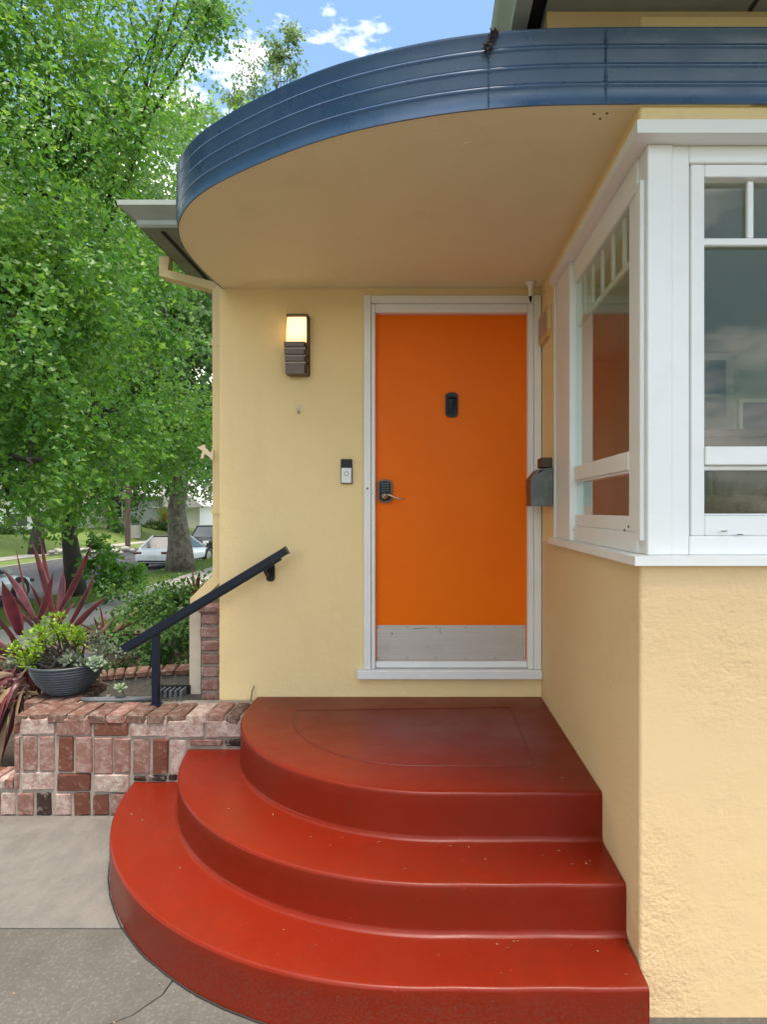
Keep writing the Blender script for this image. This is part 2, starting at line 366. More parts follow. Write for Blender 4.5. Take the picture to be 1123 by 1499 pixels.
def bulb(m, c):
    t = m.node_tree; geo = N(t, 'ShaderNodeNewGeometry'); v = N(t, 'ShaderNodeVectorMath', operation='DISTANCE'); v.inputs[1].default_value = c
    q = N(t, 'ShaderNodeMapRange', interpolation_type='SMOOTHSTEP'); q.inputs['From Min'].default_value = .03; q.inputs['From Max'].default_value = .13; q.inputs['To Min'].default_value = .42; q.inputs['To Max'].default_value = .13
    t.links.new(geo.outputs['Position'], v.inputs[0]); t.links.new(v.outputs['Value'], q.inputs['Value']); t.links.new(q.outputs[0], t.nodes['Principled BSDF'].inputs['Emission Strength'])
def brickmat(name, base, base2, wash):
    m = bpy.data.materials.new(name); m.use_nodes = True; t = m.node_tree; b = t.nodes['Principled BSDF']
    b.inputs['Roughness'].default_value = .9; b.inputs['Specular IOR Level'].default_value = .2
    geo = N(t, 'ShaderNodeNewGeometry'); oi = N(t, 'ShaderNodeObjectInfo'); pos = geo.outputs['Position']
    n1 = N(t, 'ShaderNodeTexNoise', i_Scale=22.0, i_Detail=5.0); t.links.new(pos, n1.inputs['Vector'])
    x = N(t, 'ShaderNodeMix', data_type='RGBA'); x.inputs['A'].default_value = (*base, 1); x.inputs['B'].default_value = (*base2, 1)
    ad = N(t, 'ShaderNodeMath', operation='MULTIPLY_ADD'); ad.inputs[1].default_value = .7; ad.inputs[2].default_value = -.2; t.links.new(n1.outputs['Fac'], ad.inputs[0])
    a2 = N(t, 'ShaderNodeMath', operation='ADD', use_clamp=True); t.links.new(ad.outputs[0], a2.inputs[0])
    rm = N(t, 'ShaderNodeMath', operation='MULTIPLY'); rm.inputs[1].default_value = .6; t.links.new(oi.outputs['Random'], rm.inputs[0]); t.links.new(rm.outputs[0], a2.inputs[1])
    t.links.new(a2.outputs[0], x.inputs['Factor'])
    n2 = N(t, 'ShaderNodeTexNoise', i_Scale=21.0, i_Detail=12.0, i_Roughness=.78); n2.inputs['Distortion'].default_value = .25; t.links.new(pos, n2.inputs['Vector'])
    r = N(t, 'ShaderNodeMapRange'); r.inputs['From Min'].default_value = wash[0]; r.inputs['From Max'].default_value = wash[1]; r.inputs['To Max'].default_value = wash[2]
    t.links.new(n2.outputs['Fac'], r.inputs['Value'])
    y = N(t, 'ShaderNodeMix', data_type='RGBA'); y.inputs['B'].default_value = (.60, .53, .47, 1)
    t.links.new(r.outputs[0], y.inputs['Factor']); t.links.new(x.outputs['Result'], y.inputs['A']); t.links.new(y.outputs['Result'], b.inputs['Base Color'])
    bp = N(t, 'ShaderNodeBump'); bp.inputs['Strength'].default_value = 1.0; bp.inputs['Distance'].default_value = .012
    t.links.new(n2.outputs['Fac'], bp.inputs['Height']); t.links.new(bp.outputs[0], b.inputs['Normal'])
    return m
bk_red = brickmat('brick_red', (.17, .06, .04), (.095, .034, .025), (.53, .76, .5))
bk_pink = brickmat('brick_pink', (.27, .145, .118), (.20, .085, .066), (.46, .74, .62))
bk_white = brickmat('brick_whitewashed', (.30, .165, .135), (.24, .11, .085), (.36, .62, .82))
bk_dark = brickmat('brick_burnt', (.055, .028, .022), (.035, .02, .018), (.52, .68, .7))
bk_cap = brickmat('brick_cap', (.165, .085, .062), (.10, .055, .042), (.48, .74, .55))

# ------------------------------------------------------------------ ground, street
U = Vector((-.03, .99955, 0)); V = Vector((-.99955, -.03, 0)); O0 = Vector((-7.6, 12.8, 0))
def st(s, t, z=0.0): q = O0+U*s+V*t; return (q.x, q.y, z)
def to_st(x, y): d = Vector((x, y, 0))-O0; return d.dot(U), d.dot(V)
def sm(a, b, x): k = min(1, max(0, (x-a)/(b-a))); return k*k*(3-2*k)
def height(x, y):
    s, t = to_st(x, y)
    near = -.04+.36*sm(4.5, 5.2, y)*sm(-4.6, -3.2, x)
    far = -.77
    k = sm(5.6, 11.5, y)*(1 if y > 5 else 0); k = max(k, sm(-3.5, -6.2, x) if x < -3.5 else 0)
    z = near*(1-k)+far*k
    if t > 2.65: z = -1.1
    if t > 10.05: z = -.84+.9*sm(13.4, 16.5, t)
    return z
Ss = [-400, -150, -60, -30]+[-20+i*.8 for i in range(45)]+[20, 26, 34, 45, 60, 90, 150, 400]
Ts = [-400, -100, -40, -20]+[-12+i*.6 for i in range(22)]+[1.4, 1.9, 2.64, 2.66, 5, 9, 10.04, 10.06, 12, 13.6, 15, 17, 19, 22, 24, 30, 60, 140, 400]
vs = []; fs = []
for s_ in Ss:
    for t_ in Ts:
        p = st(s_, t_); vs.append((p[0], p[1], height(p[0], p[1])))
nT = len(Ts)
for i in range(len(Ss)-1):
    for j in range(nT-1): fs.append((i*nT+j, (i+1)*nT+j, (i+1)*nT+j+1, i*nT+j+1))
g = MB().add(vs, fs).build('ground', lawn); g['kind'] = 'structure'
bx = np.linspace(-5.2, -1.2, 17); by = np.linspace(3.3, 9.0, 20); vs = [(a, b, height(a, b)+.10) for a in bx for b in by]
MB().add(vs, [(i*20+j, (i+1)*20+j, (i+1)*20+j+1, i*20+j+1) for i in range(16) for j in range(19)]).build('planting_bed', soil)['kind'] = 'structure'
m_ = MB()
def strip(m, s0, s1, t0, t1, z0, z1): 
    q = [st(s0, t0), st(s1, t0), st(s1, t1), st(s0, t1)]
    return m.add([(p[0], p[1], z0) for p in q]+[(p[0], p[1], z1) for p in q], [(0,1,2,3),(4,5,6,7),(0,1,5,4),(1,2,6,5),(2,3,7,6),(3,0,4,7)])
strip(MB(), -90, 260, 2.72, 9.98, -1.2, -.95).build('road', asphalt)['kind'] = 'structure'
for (a, b) in ((2.60, 2.75), (9.95, 10.10)):
    strip(MB(), -90, 260, a, b, -1.25, -.80).build('kerb', kerb_m)['kind'] = 'structure'
for (a, b, z) in ((-.75, .75, -.74), (12.0, 13.4, -.79)):
    o = bpy.data.objects.new('sidewalk', bpy.data.meshes.new('sidewalk')); 
    o = strip(MB(), -90, -16, a, b, z-.12, z).build('sidewalk', walk_m); o['kind'] = 'structure'
    for i in range(34): strip(MB(), -16+i*1.5+.006, -14.5+i*1.5-.006, a, b, z-.12, z+random.uniform(-.004, .006)).build('slab', walk_m, o)
    strip(MB(), 35, 260, a, b, z-.12, z).build('slab', walk_m, o)
# driveway slabs in front of the steps
gs = bpy.data.objects.new('driveway', None); COL.objects.link(gs); gs['kind'] = 'structure'
MB().box((-9, -29, -.2), (9, 3.3, -.03)).build('bedding', darkgap, gs)
yj = 1.62*F/(1358-PY)          # joint between the slabs
MB().box((-6.5, yj+.004, -.03), (.3, 3.275, 0), .004).build('slab', concrete, gs)
crk = [(-.86, 2.13), (-.868, 2.07), (-.905, 2.02), (-.93, 1.985), (-.985, 1.95), (-1.0, 1.90), (-.992, 1.80), (-1.02, 1.55), (-.98, 1.2), (-1.05, .6), (-.99, -.5), (-1.05, -3), (-1, -29)]
cl = [(x-.0022-random.random()*.001, y) for x, y in crk]; cr_ = [(x+.0022+random.random()*.001, y) for x, y in crk]
MB().prism([(-6.5, -29)]+cl[::-1]+[(-.862, yj-.004), (-6.5, yj-.004)], .03, 'z', -.033).build('slab', concrete2, gs)
MB().prism([(8, -29), (8, 1.98), (.3, 1.98), (.3, yj-.004), (-.857, yj-.004)]+cr_, .03, 'z', -.0345).build('slab', concrete2, gs)

# ------------------------------------------------------------------ the house
HZ = Vector((0, 3.6, 0))
house = thing('house', 'yellow stucco house with orange front door, white corner window and round blue edged porch roof', 'house', tuple(HZ))
ZS = 2.912; ZF = ZS+.241
wall_top = 3.2
dx0, dx1, dz0, dz1 = -.275, .626, .739, 2.776
w = MB()
w.box((-1.18, 3.6, -.2), (dx0-.03, 3.75, wall_top)).box((dx1+.03, 3.6, -.2), (.72, 3.75, wall_top))
w.box((dx0-.03, 3.6, dz1+.03), (dx1+.03, 3.75, wall_top)).box((dx0-.03, 3.6, -.2), (dx1+.03, 3.75, .66))
w.build('wall', stucco, house)
MB().box((-1.18, 3.752, -.2), (-1.03, 13, wall_top)).build('wall', stucco, house)
# bay: low walls with a rounded corner, wall left of the window, strip over the window
def lwall(zb, zt, m, extra_x=3.4, name='wall'):
    rr = .012; arc = [(.70+rr-rr*math.cos(a), 1.976+rr-rr*math.sin(a)) for a in [i*math.pi/12 for i in range(7)]]
    poly = arc+[(extra_x, 1.976), (extra_x, 2.09), (.82, 2.09), (.82, 3.598), (.70, 3.598)]
    return MB().prism(poly, zt-zb, 'z', zb).build(name, m, house, auto=40)
lwall(-.25, 1.443, stucco_coarse); lwall(2.858, 3.2, stucco)
MB().box((.701, 3.262, 1.4435), (.82, 3.598, 2.8575)).build('wall', stucco, house)
MB().box((2.30, 1.977, 1.4435), (3.4, 2.09, 2.8575)).build('wall', stucco_coarse, house)
# back and right outer walls of the far house volume
MB().box((4.6, 2.1, -.2), (4.7, 2.3, 3.2)).box((4.6, 5.2, -.2), (4.7, 13, 3.2)).box((4.6, 2.3, -.2), (4.7, 5.2, .9)).box((4.6, 2.3, 2.7), (4.7, 5.2, 3.2)).box((3.4, 1.98, -.2), (4.7, 2.09, 3.2)).build('wall', stucco, house)  # opening in the right wall added to let daylight into the room
MB().box((-1.18, 12.9, -.2), (4.6, 13, 3.2)).build('wall', stucco, house)
# interior shell
MB().box((.83, 2.1, .55), (4.59, 5.4, .6)).build('interior_floor', room_floor, house)
MB().box((.83, 2.1, 2.92), (4.59, 5.4, 2.96)).build('interior_ceiling', room_ceiling, house)
iw = MB()
iw.box((.83, 5.40, .55), (4.59, 5.46, 2.96))
iw.box((.821, 3.2, .6), (.835, 5.4, 2.92))
iw.build('interior_wall', room_wall, house)
MB().box((.84, 2.095, .6), (4.59, 2.11, 1.46)).box((2.28, 2.095, 1.46), (4.59, 2.11, 2.92)).box((.84, 2.095, 2.76), (2.28, 2.11, 2.92)).build('interior_wall', room_wall, house)

# canopy
cp = [(-1.165,3.6),(-1.187,3.35),(-1.178,3.05),(-1.125,2.835),(-1.03,2.66),(-.9,2.51),(-.74,2.385),(-.557,2.265),(-.36,2.155),(-.15,2.07),(.087,2.005),(.31,1.972),(.5,1.962),(.75,1.96),(1.1,1.96)]
def catmull(P_, k=7):
    P_ = [Vector((*p, 0)) for p in P_]; o = []
    for i in range(len(P_)-1):
        a, b, c, d = P_[max(i-1,0)], P_[i], P_[i+1], P_[min(i+2, len(P_)-1)]
        for j in range(k):
            t = j/k; o.append(.5*((2*b)+(c-a)*t+(2*a-5*b+4*c-d)*t*t+(3*b-a-3*c+d)*t**3))
    o.append(P_[-1]); return o
cpath = catmull(cp)
for _ in range(8):   # smooth
    cpath = [cpath[0]]+[(cpath[i-1]+cpath[i]*2+cpath[i+1])/4 for i in range(1, len(cpath)-1)]+[cpath[-1]]
cpath.append(Vector((3.4, 1.96, 0)))
def norms(path):
    o = []
    for i, p in enumerate(path):
        d = (path[min(i+1, len(path)-1)]-path[max(i-1, 0)]).normalized(); o.append(((p.x, p.y), (d.y, -d.x)))
    return o
cn = norms(cpath)
if cn[3][1][0] > 0: cn = [(p, (-n[0], -n[1])) for p, n in cn]
canopy = bpy.data.objects.new('canopy', None); COL.objects.link(canopy); canopy.parent = house; ORG['canopy'] = HZ
def bead(z): return [(0, z-.010), (.003, z-.006), (.0065, z-.001), (.0055, z+.003), (.000, z+.006), (-.002, z+.009), (0, z+.012)]
prof = [(-.006, ZS+.0005), (0, ZS+.0005), (0, ZS+.012)]
for q in (.062, .122, .182): prof += bead(ZS+q)
prof += [(0, ZF-.012), (.004, ZF-.008), (.004, ZF), (-.03, ZF)]
MB().sweep(cn, prof).build('fascia', blue, canopy, auto=50)
sp = [(p[0]-n[0]*.004, p[1]-n[1]*.004) for p, n in cn if p[0] < 1.09]
# soffit and flat roof as caps of the same outline
def fan(outline, c, z0, z1):
    mb = MB(); n = len(outline)
    mb.v = [(*p, z0) for p in outline]+[(*p, z1) for p in outline]+[(*c, z0), (*c, z1)]
    for i in range(n): j = (i+1) % n; mb.f += [(i, j, 2*n), (n+j, n+i, 2*n+1), (i, n+i, n+j, j)]
    return mb
fan(sp+[(1.1, 3.598), (.5, 3.598), (0, 3.598), (-.6, 3.598), (-1.165, 3.598)], (.2, 3.1), ZS+.003, ZS+.023).build('soffit', plaster, canopy)
rp = [(p[0]-n[0]*.035, p[1]-n[1]*.035) for p, n in cn if p[0] < 1.09]
MB().prism(rp+[(1.1, 3.59), (-1.13, 3.59)], .02, 'z', ZF-.03).build('roof_deck', shingle, canopy)
# seams of the metal fascia
def fascia_at(x):
    i = min(range(len(cn)-1), key=lambda k: abs(cn[k][0][0]-x)); return cn[i]
for xs, wd_ in ((.222, .003), (.587, .0045)):
    (p, n) = fascia_at(xs) if xs < .5 else ((xs, 1.96), (0, -1))
    mb = MB(); tx, ty = -n[1], n[0]
    for k in range(18):
        z = ZS+.004+k*.0129; ww = wd_*(.6+random.random()*.8); oo = .001+random.random()*.003+(.005 if any(abs(z-ZS-q) < .011 for q in (.062, .122, .182)) else 0)
        mb.box((p[0]+n[0]*oo*.4-ww, p[1]-oo-.002, z), (p[0]+n[0]*oo*.4+ww, p[1]+.004, z+.0125), .003)
    mb.build('seam', blue, canopy)
# debris caught on the fascia joint
mb = MB(); (p, n) = fascia_at(.222)
for k in range(46):
    u = random.random(); c = Vector((p[0]-.012+.03*u+random.uniform(-.01, .01), p[1]-.012-random.random()*.012, ZF-.075+.075*u+random.uniform(-.01, .01)))
    d = Vector((random.uniform(-1, 1), random.uniform(-.4, .4), random.uniform(-1, 1))).normalized()*.009
    mb.tube([c-d, c+d], .0022, 4)
tag(mb.build('leaf_litter', mat('litter', (.04, .028, .024), .9)), 'small clump of dark dry litter caught on the top edge of the blue porch fascia', 'leaf litter')
# plugs on the soffit
def disc(name, c, r, h, m_, parent, axis='z', n=18):
    return MB().lathe([(r*.98, -h), (r, -h*.5), (r, 0)], c, n, axis).build(name, m_, parent)
q = P(686, 215, 1.292*F/(PY-215)); disc('cover_plate', (q.x, q.y, ZS+.003), .024, .002, plaster, canopy)
for (a, b) in ((870, 168), (889, 167), (879, 175)):
    q = P(a, b, 1.292*F/(PY-b)); disc('screw_hole', (q.x, q.y, ZS+.003), .004, .0015, darkgap, canopy, n=8)

# upper eave over the bay (right) and eave with gutter along the left side
ev = 3.225
eave = bpy.data.objects.new('roof', None); COL.objects.link(eave); eave.parent = house; ORG['roof'] = HZ
MB().box((.405, 1.985, 3.155), (3.4, 2.09, ev)).build('frieze_board', trimbeige, eave)
mb = MB(); mb.box((.40, 1.30, ev+.001), (3.4, 4.2, ev+.02)); mb.build('eave_soffit', greendark, eave)
for xx in (1.05, 1.75, 2.45): MB().box((xx, 1.30, ev-.004), (xx+.012, 1.98, ev)).build('board_joint', darkgap, eave)
MB().box((.355, 1.28, ev+.03), (.398, 4.2, ev+.2)).build('fascia_board', darkgap, eave)
MB().prism([(.30, ev-.0), (.352, ev-.0), (.352, ev+.12), (.25, ev+.12), (.25, ev+.10), (.265, ev+.07), (.295, ev+.03)], 2.95, 'y', 1.28).build('gutter', greengrey, eave, auto=40)
MB().box((.245, 1.2, ev+.125), (3.4, 1.28, ev+.2)).build('fascia_board', greengrey, eave)
MB().add([(.26, 1.22, ev+.2), (4.8, 1.22, ev+.2), (4.8, 4.4, ev+.2), (.26, 4.4, ev+.2), (2.2, 2.8, ev+.9), (4.8, 2.8, ev+.9)], [(0, 1, 5, 4), (1, 2, 5), (2, 3, 4, 5), (3, 0, 4), (0, 3, 2, 1)]).build('roof_plane', shingle, eave)
# left eave: z of its underside, front edge Y, outer edge X
zl, yf, xl = 3.18, 3.32, -1.64
MB().box((xl+.09, yf+.09, zl+.0), (-1.03, 13, zl+.02)).build('eave_soffit', greendark, eave)
MB().box((-1.03, yf+.09, zl), (.4, 3.62, zl+.02)).build('eave_soffit', greendark, eave)
for xx in (-1.46, -1.33): MB().box((xx, yf+.13, zl-.006), (xx+.022, 13, zl-.0005)).build('board_joint', darkgap, eave)
gp = [(0, .0), (-.012, .012), (-.014, .035), (-.05, .062), (-.085, .085), (-.085, .112), (-.078, .112), (-.07, .09), (.004, .09)]
path = [((xl+.085, 13), (1, 0)), ((xl+.085, yf+.085), (.999, .999)), ((.2, yf+.085), (0, 1))]
MB().sweep(path, [(a, zl+b) for a, b in gp], True).build('gutter', greengrey, eave, auto=30)
MB().add([(xl+.05, yf+.06, zl+.11), (4.6, yf+.06, zl+.11), (1.5, yf+3.2, zl+1.0), (1.5, 13, zl+1.0), (xl+.05, 13, zl+.11), (4.6, 13, zl+.11)], [(0, 1, 2), (0, 2, 3, 4), (1, 5, 3, 2), (3, 5, 4), (0, 4, 5, 1)]).build('roof_plane', shingle, eave)
# downspout
mb = MB()
yy = 3.70; xa = -1.215; xb = -1.345
mb.rtube([(-1.60, 3.86, zl+.02), (-1.60, 3.86, zl-.09), (xa, yy, zl-.235), (xa, yy, 1.22), (xb, yy-.01, 1.085), (xb, yy-.01, 1.03)], .064, .05, up=(0, 1, 0))
mb.build('downspout', mat('painted_pipe', (.72, .54, .27), .5), house)
MB().rtube([(xb, yy-.01, 1.035), (xb, yy-.01, .53)], .068, .054, up=(0, 1, 0)).build('downspout', mat('worn_pipe', (.50, .43, .34), .6, var=[((3, 3, 3), (.40, .34, .27), .45, .7)]), house)
for zc in (2.6, 1.6): MB().box((xa-.036, yy-.033, zc), (xa+.036, yy-.026, zc+.03)).build('pipe_strap', MATS['painted_pipe'], house)
# brick facing on the lower left side
mb = MB().box((-1.29, 3.622, -.1), (-1.182, 5.5, 1.03)); bs = mb.build('brick_facing', mortar, house)
zc = .485
for k in range(7):
    h_ = .067; x1 = -1.186; dx = random.uniform(-.006, .006)
    b_ = MB().box((-1.296+dx, 3.606+random.uniform(-.004, .004), zc), (x1, 3.72, zc+h_), .012).build('brick', bk_pink, bs); zc += .077
MB().box((-1.31, 3.60, zc-.005), (-1.184, 3.8, zc+.04), .01).build('brick', bk_pink, bs)

# door
door = MB().box((dx0, 3.632, dz0), (dx1, 3.672, dz1), .003).build('door', orange, house)
cz = bpy.data.objects.new('door_frame', None); COL.objects.link(cz); cz.parent = house; ORG['door_frame'] = HZ
def cbox(a, b, ch=.004, n_='casing', m=white, p=None): return MB().box(a, b, ch).build(n_, m, p or cz)
ox0, ox1, oz = -.335, .697, 2.868
cbox((ox0, 3.572, .697), (ox0+.042, 3.64, oz)); cbox((ox0+.043, 3.584, .697), (dx0+.006, 3.66, dz1+.045))
cbox((ox1-.042, 3.572, .697), (ox1, 3.64, oz)); cbox((dx1-.006, 3.584, .697), (ox1-.043, 3.66, dz1+.045))
cbox((ox0+.043, 3.574, dz1+.046), (ox1-.043, 3.64, oz-.001)); cbox((dx0+.007, 3.586, dz1-.006), (dx1-.007, 3.66, dz1+.045))
cbox((dx0+.007, 3.60, .70), (dx1-.007, 3.675, .738), n_='threshold')
cbox((-.371, 3.55, .643), (.699, 3.66, .696), .006, n_='sill')
kp = MB().box((-.262, 3.627, dz0+.003), (.612, 3.633, .944)).build('kick_plate', steel, door)
for k in range(6):
    for z in (.752, .932): MB().lathe([(.0035, 0), (.0025, -.002), (0, -.0025)], (-.254+k*.1715, 3.627, z), 8, 'y').build('screw', bronze, kp)
sm_ = mat('scuff_mark', (.16, .15, .14), .6)
MB().add([(-.05, 3.6265, .925), (.02, 3.6265, .929), (.045, 3.6265, .928), (-.04, 3.6265, .921)], [(0, 1, 2, 3)]).build('scuff', sm_, kp); MB().add([(.105, 3.6265, .935), (.108, 3.6265, .935), (.116, 3.6265, .89), (.112, 3.6265, .89)], [(0, 1, 2, 3)]).build('scuff', sm_, kp)
MB().add([(-.178, 3.6265, .90), (-.172, 3.6265, .905), (-.170, 3.6265, .89), (-.176, 3.6265, .885)], [(0, 1, 2, 3)]).build('scuff', sm_, kp)
# knocker: rounded black plate with a raised emblem
def plate(c, w_, h_, r_top, y0, d, ns=10):
    pts = []
    for a in range(ns+1):
        t = math.pi*a/ns; pts.append((c[0]+w_/2*math.cos(t), c[2]+h_/2-r_top+r_top*math.sin(t)))
    for a in range(ns+1):
        t = math.pi+math.pi*a/ns; pts.append((c[0]+w_/2*math.cos(t), c[2]-h_/2+r_top+r_top*math.sin(t)))
    return MB().prism(pts, d, 'y', y0)
kc = P(661.5, 593, 3.63)
kn = plate(kc, .074, .148, .022, 3.618, .014).build('door_knocker', blackm, door)
mb = MB()
z0 = kc.z; x0 = kc.x
mb.tube([(x0-.024, 3.614, z0+.035), (x0, 3.606, z0+.042), (x0+.026, 3.614, z0+.035)], .006, 6)
mb.tube([(x0+.02, 3.612, z0+.035), (x0+.004, 3.606, z0-.002), (x0-.004, 3.606, z0-.05)], [.006, .007, .008], 6)
mb.tube([(x0-.022, 3.615, z0+.02), (x0-.022, 3.613, z0-.05)], .005, 6); mb.tube([(x0+.024, 3.615, z0+.01), (x0+.024, 3.613, z0-.052)], .005, 6)
mb.build('knocker_relief', plastic_b, door)
lc = P(564, 719, 3.62)
lk = plate(lc, .084, .138, .02, 3.612, .02).build('keypad_lock', bronze, door)
plate(lc, .064, .116, .016, 3.606, .007).build('keypad', plastic_b, door)
mb = MB()
for r_ in range(4):
    for c_ in range(3): mb.box((lc.x-.019+c_*.015, 3.603, lc.z+.04-r_*.014), (lc.x-.010+c_*.015, 3.607, lc.z+.047-r_*.014), .001)
mb.build('keypad_button', mat('button', (.10, .14, .17), .3), door)
hx, hz = lc.x+.0, lc.z-.03
mb = MB().lathe([(.018, 0), (.018, -.03), (.012, -.036), (0, -.037)], (hx, 3.606, hz), 14, 'y')
mb.tube([(hx, 3.572, hz), (hx+.025, 3.562, hz+.008), (hx+.055, 3.558, hz-.006), (hx+.085, 3.558, hz-.018), (hx+.112, 3.562, hz-.014)], [.010, .009, .008, .007, .004], 8, flat=.8)
mb.build('lever_handle', brass, door, smooth=True)
# strike / deadbolt cover on the casing
sc_ = P(538, 715, 3.57); MB().lathe([(.006, 0), (.006, -.004), (0, -.005)], (sc_.x, 3.572, sc_.z), 10, 'y').build('screw_cap', bronze, cz)
MB().lathe([(.012, 0), (.011, -.002), (0, -.002)], (sc_.x, 3.5725, sc_.z-.016), 12, 'y').build('cover_plate', white, cz)

# ------------------------------------------------------------------ corner window
wf = bpy.data.objects.new('corner_window', None); COL.objects.link(wf); wf.parent = house; ORG['corner_window'] = HZ
def wb(n_, a, b, ch=.003, m=white): return MB().box(a, b, ch).build(n_, m, wf)
XR = 2.30
# sill and crown (L-shaped)
def lprism(x0, y0, xr, yb, z0, z1, n_, d=.06):
    MB().prism([(x0, y0), (xr, y0), (xr, y0+d), (x0+d, y0+d), (x0+d, yb), (x0, yb)], z1-z0, 'z', z0).build(n_, white, wf)
lprism(.676, 1.948, 2.33, 3.275, 1.4445, 1.474, 'sill', .16)
lprism(.680, 1.940, 2.33, 3.268, 2.808, 2.849, 'crown_moulding', .15)
lprism(.690, 1.952, 2.33, 3.262, 2.8495, 2.8575, 'crown_moulding', .12)
wb('post', (.735, 2.0, 1.4745), (.815, 2.08, 2.8075))
# front
wb('casing', (.8155, 2.008, 1.4745), (.873, 2.075, 2.8075)); wb('casing', (2.16, 2.008, 1.4745), (2.30, 2.075, 2.8075))
wb('casing', (.8735, 2.008, 2.752), (2.1595, 2.075, 2.8075)); wb('casing', (.8735, 2.006, 1.4745), (2.1595, 2.075, 1.536))
wb('sash', (.8735, 2.028, 1.5365), (.882, 2.07, 2.7515), 0); 
wb('sash', (.8825, 2.016, 1.5365), (.927, 2.075, 2.7515)); wb('sash', (2.10, 2.016, 1.5365), (2.1595, 2.075, 2.7515))
wb('sash', (.9275, 2.016, 2.71), (2.0995, 2.075, 2.7515)); wb('sash', (.9275, 2.016, 1.5365), (2.0995, 2.075, 1.602))
wb('mid_rail', (.9275, 2.010, 1.768), (2.0995, 2.075, 1.828)); wb('lower_sash', (.9275, 2.03, 1.752), (2.0995, 2.075, 1.7675))
wb('lower_sash', (.9275, 2.034, 1.6025), (2.0995, 2.07, 1.609))
wb('muntin', (.9275, 2.034, 2.494), (2.0995, 2.052, 2.518))
for k in range(7): wb('muntin', (1.078+k*.1465, 2.036, 2.5185), (1.099+k*.1465, 2.052, 2.7095))
wb('pane', (.9275, 2.055, 1.8285), (2.0995, 2.0555, 2.7095), 0, pane_glass); wb('pane', (.9275, 2.060, 1.6095), (2.0995, 2.0605, 1.7515), 0, pane_glass)
for (a, b) in ((1059, 777), (1082, 782)):
    q = P(a, b, 2.006); wb('weep_cover', (q.x-.013, 2.002, q.z-.004), (q.x+.013, 2.0065, q.z+.004), .001)
    wb('weep_slot', (q.x-.008, 2.0012, q.z-.002), (q.x+.012, 2.0018, q.z+.0005), 0, darkgap)
# side (faces the door)
wb('casing', (.708, 2.945, 1.4745), (.82, 3.262, 2.8075)); wb('casing', (.700, 3.235, 1.4745), (.7075, 3.268, 2.8075))
wb('casing', (.728, 2.0805, 2.70), (.80, 2.944, 2.8075)); wb('casing', (.728, 2.0805, 1.4745), (.80, 2.944, 1.545))
wb('sash', (.718, 2.022, 1.52), (.7345, 2.068, 2.705)); wb('sash', (.733, 2.0805, 1.5455), (.78, 2.175, 2.6995)); 
wb('mid_rail', (.729, 2.1755, 1.762), (.78, 2.944, 1.828)); wb('sash', (.735, 2.1755, 1.5455), (.78, 2.944, 1.600))
wb('muntin', (.746, 2.1755, 2.494), (.760, 2.944, 2.518))
for yv in (2.28, 2.414, 2.556, 2.70, 2.826): wb('muntin', (.746, yv-.011, 2.5185), (.758, yv+.011, 2.6995))
wb('lower_sash', (.736, 2.1755, 1.752), (.78, 2.944, 1.7615))
wb('pane', (.738, 2.1755, 1.8285), (.7385, 2.944, 2.6995), 0, pane_glass); wb('pane', (.742, 2.1755, 1.6005), (.7425, 2.944, 1.7515), 0, pane_glass)
for (a, b) in ((836, 770), (840, 776), (915, 776), (921, 771)):
    Y = .728*F/(a-PX); q = P(a, b, Y); MB().lathe([(.005, 0), (.004, -.003), (0, -.0035)], (.728, q.y, q.z), 8, 'x').build('screw_cap', bronze, wf)
# small open hook on the window head
q = Vector((.725, .725*F/(862-PX), 0)); q.z = EYE+(PY-338)*q.y/F
MB().tube([q+Vector((0, 0, .012)), q+Vector((-.016, 0, .010)), q+Vector((-.022, 0, -.004)), q+Vector((-.016, .004, -.014)), q+Vector((-.006, .008, -.012))], .0018, 6).build('cup_hook', blackm, wf)

cu = thing('curtain_strip', 'narrow pale fabric strip hanging inside the front window at its left edge', 'curtain', (.96, 2.2, 2.4))
MB().prism([(.945, 2.20), (.975, 2.215), (1.0, 2.20), (1.0, 2.21), (.975, 2.225), (.945, 2.21)], .42, 'z', 2.36).build('cloth', fabric, cu)
MB().box((.90, 2.18, 2.781), (1.35, 2.24, 2.80)).build('curtain_rod', white, cu)
# ------------------------------------------------------------------ things inside the room
cab = thing('display_cabinet', 'pale built-in cabinet with shelves seen dimly through the side window', 'cabinet', (2.2, 5.2, .6))
MB().box((1.7, 5.05, .6), (1.76, 5.395, 2.85)).box((2.5, 5.05, .6), (2.56, 5.395, 2.85)).box((1.7, 5.05, 2.851), (2.56, 5.395, 2.91)).build('carcass', white, cab)
for z in (1.0, 1.4, 1.8, 2.2, 2.55): MB().box((1.762, 5.08, z), (2.498, 5.39, z+.03)).build('shelf', white, cab)
fp = thing('mantel', 'dark wooden mantel shelf behind the front window', 'mantel', (3.0, 5.0, .6))
MB().box((2.62, 4.95, .6), (4.0, 5.39, 1.95)).build('breast', room_wall, fp)
MB().box((1.9, 4.7, 2.10), (4.0, 4.94, 2.215)).build('shelf', wood, fp)
MB().box((2.7, 4.86, .62), (3.9, 4.945, 1.70)).build('surround', wood, fp)
sb = thing('sideboard', 'tall dark wooden sideboard seen through the front window', 'sideboard', (2.0, 3.45, .6))
MB().box((1.50, 3.22, .66), (2.55, 3.6, 2.0)).build('carcass', wood, sb); MB().box((1.46, 3.19, 2.001), (2.59, 3.63, 2.04), .005).build('top', wood, sb)
for k in range(2): MB().box((1.53+k*.51, 3.20, .7), (2.02+k*.51, 3.218, 1.95), .006).build('door', wood, sb)
for (a, b) in ((1.5, 3.22), (2.5, 3.22), (1.5, 3.55), (2.5, 3.55)): MB().box((a, b, .6), (a+.05, b+.05, .659)).build('leg', wood, sb)
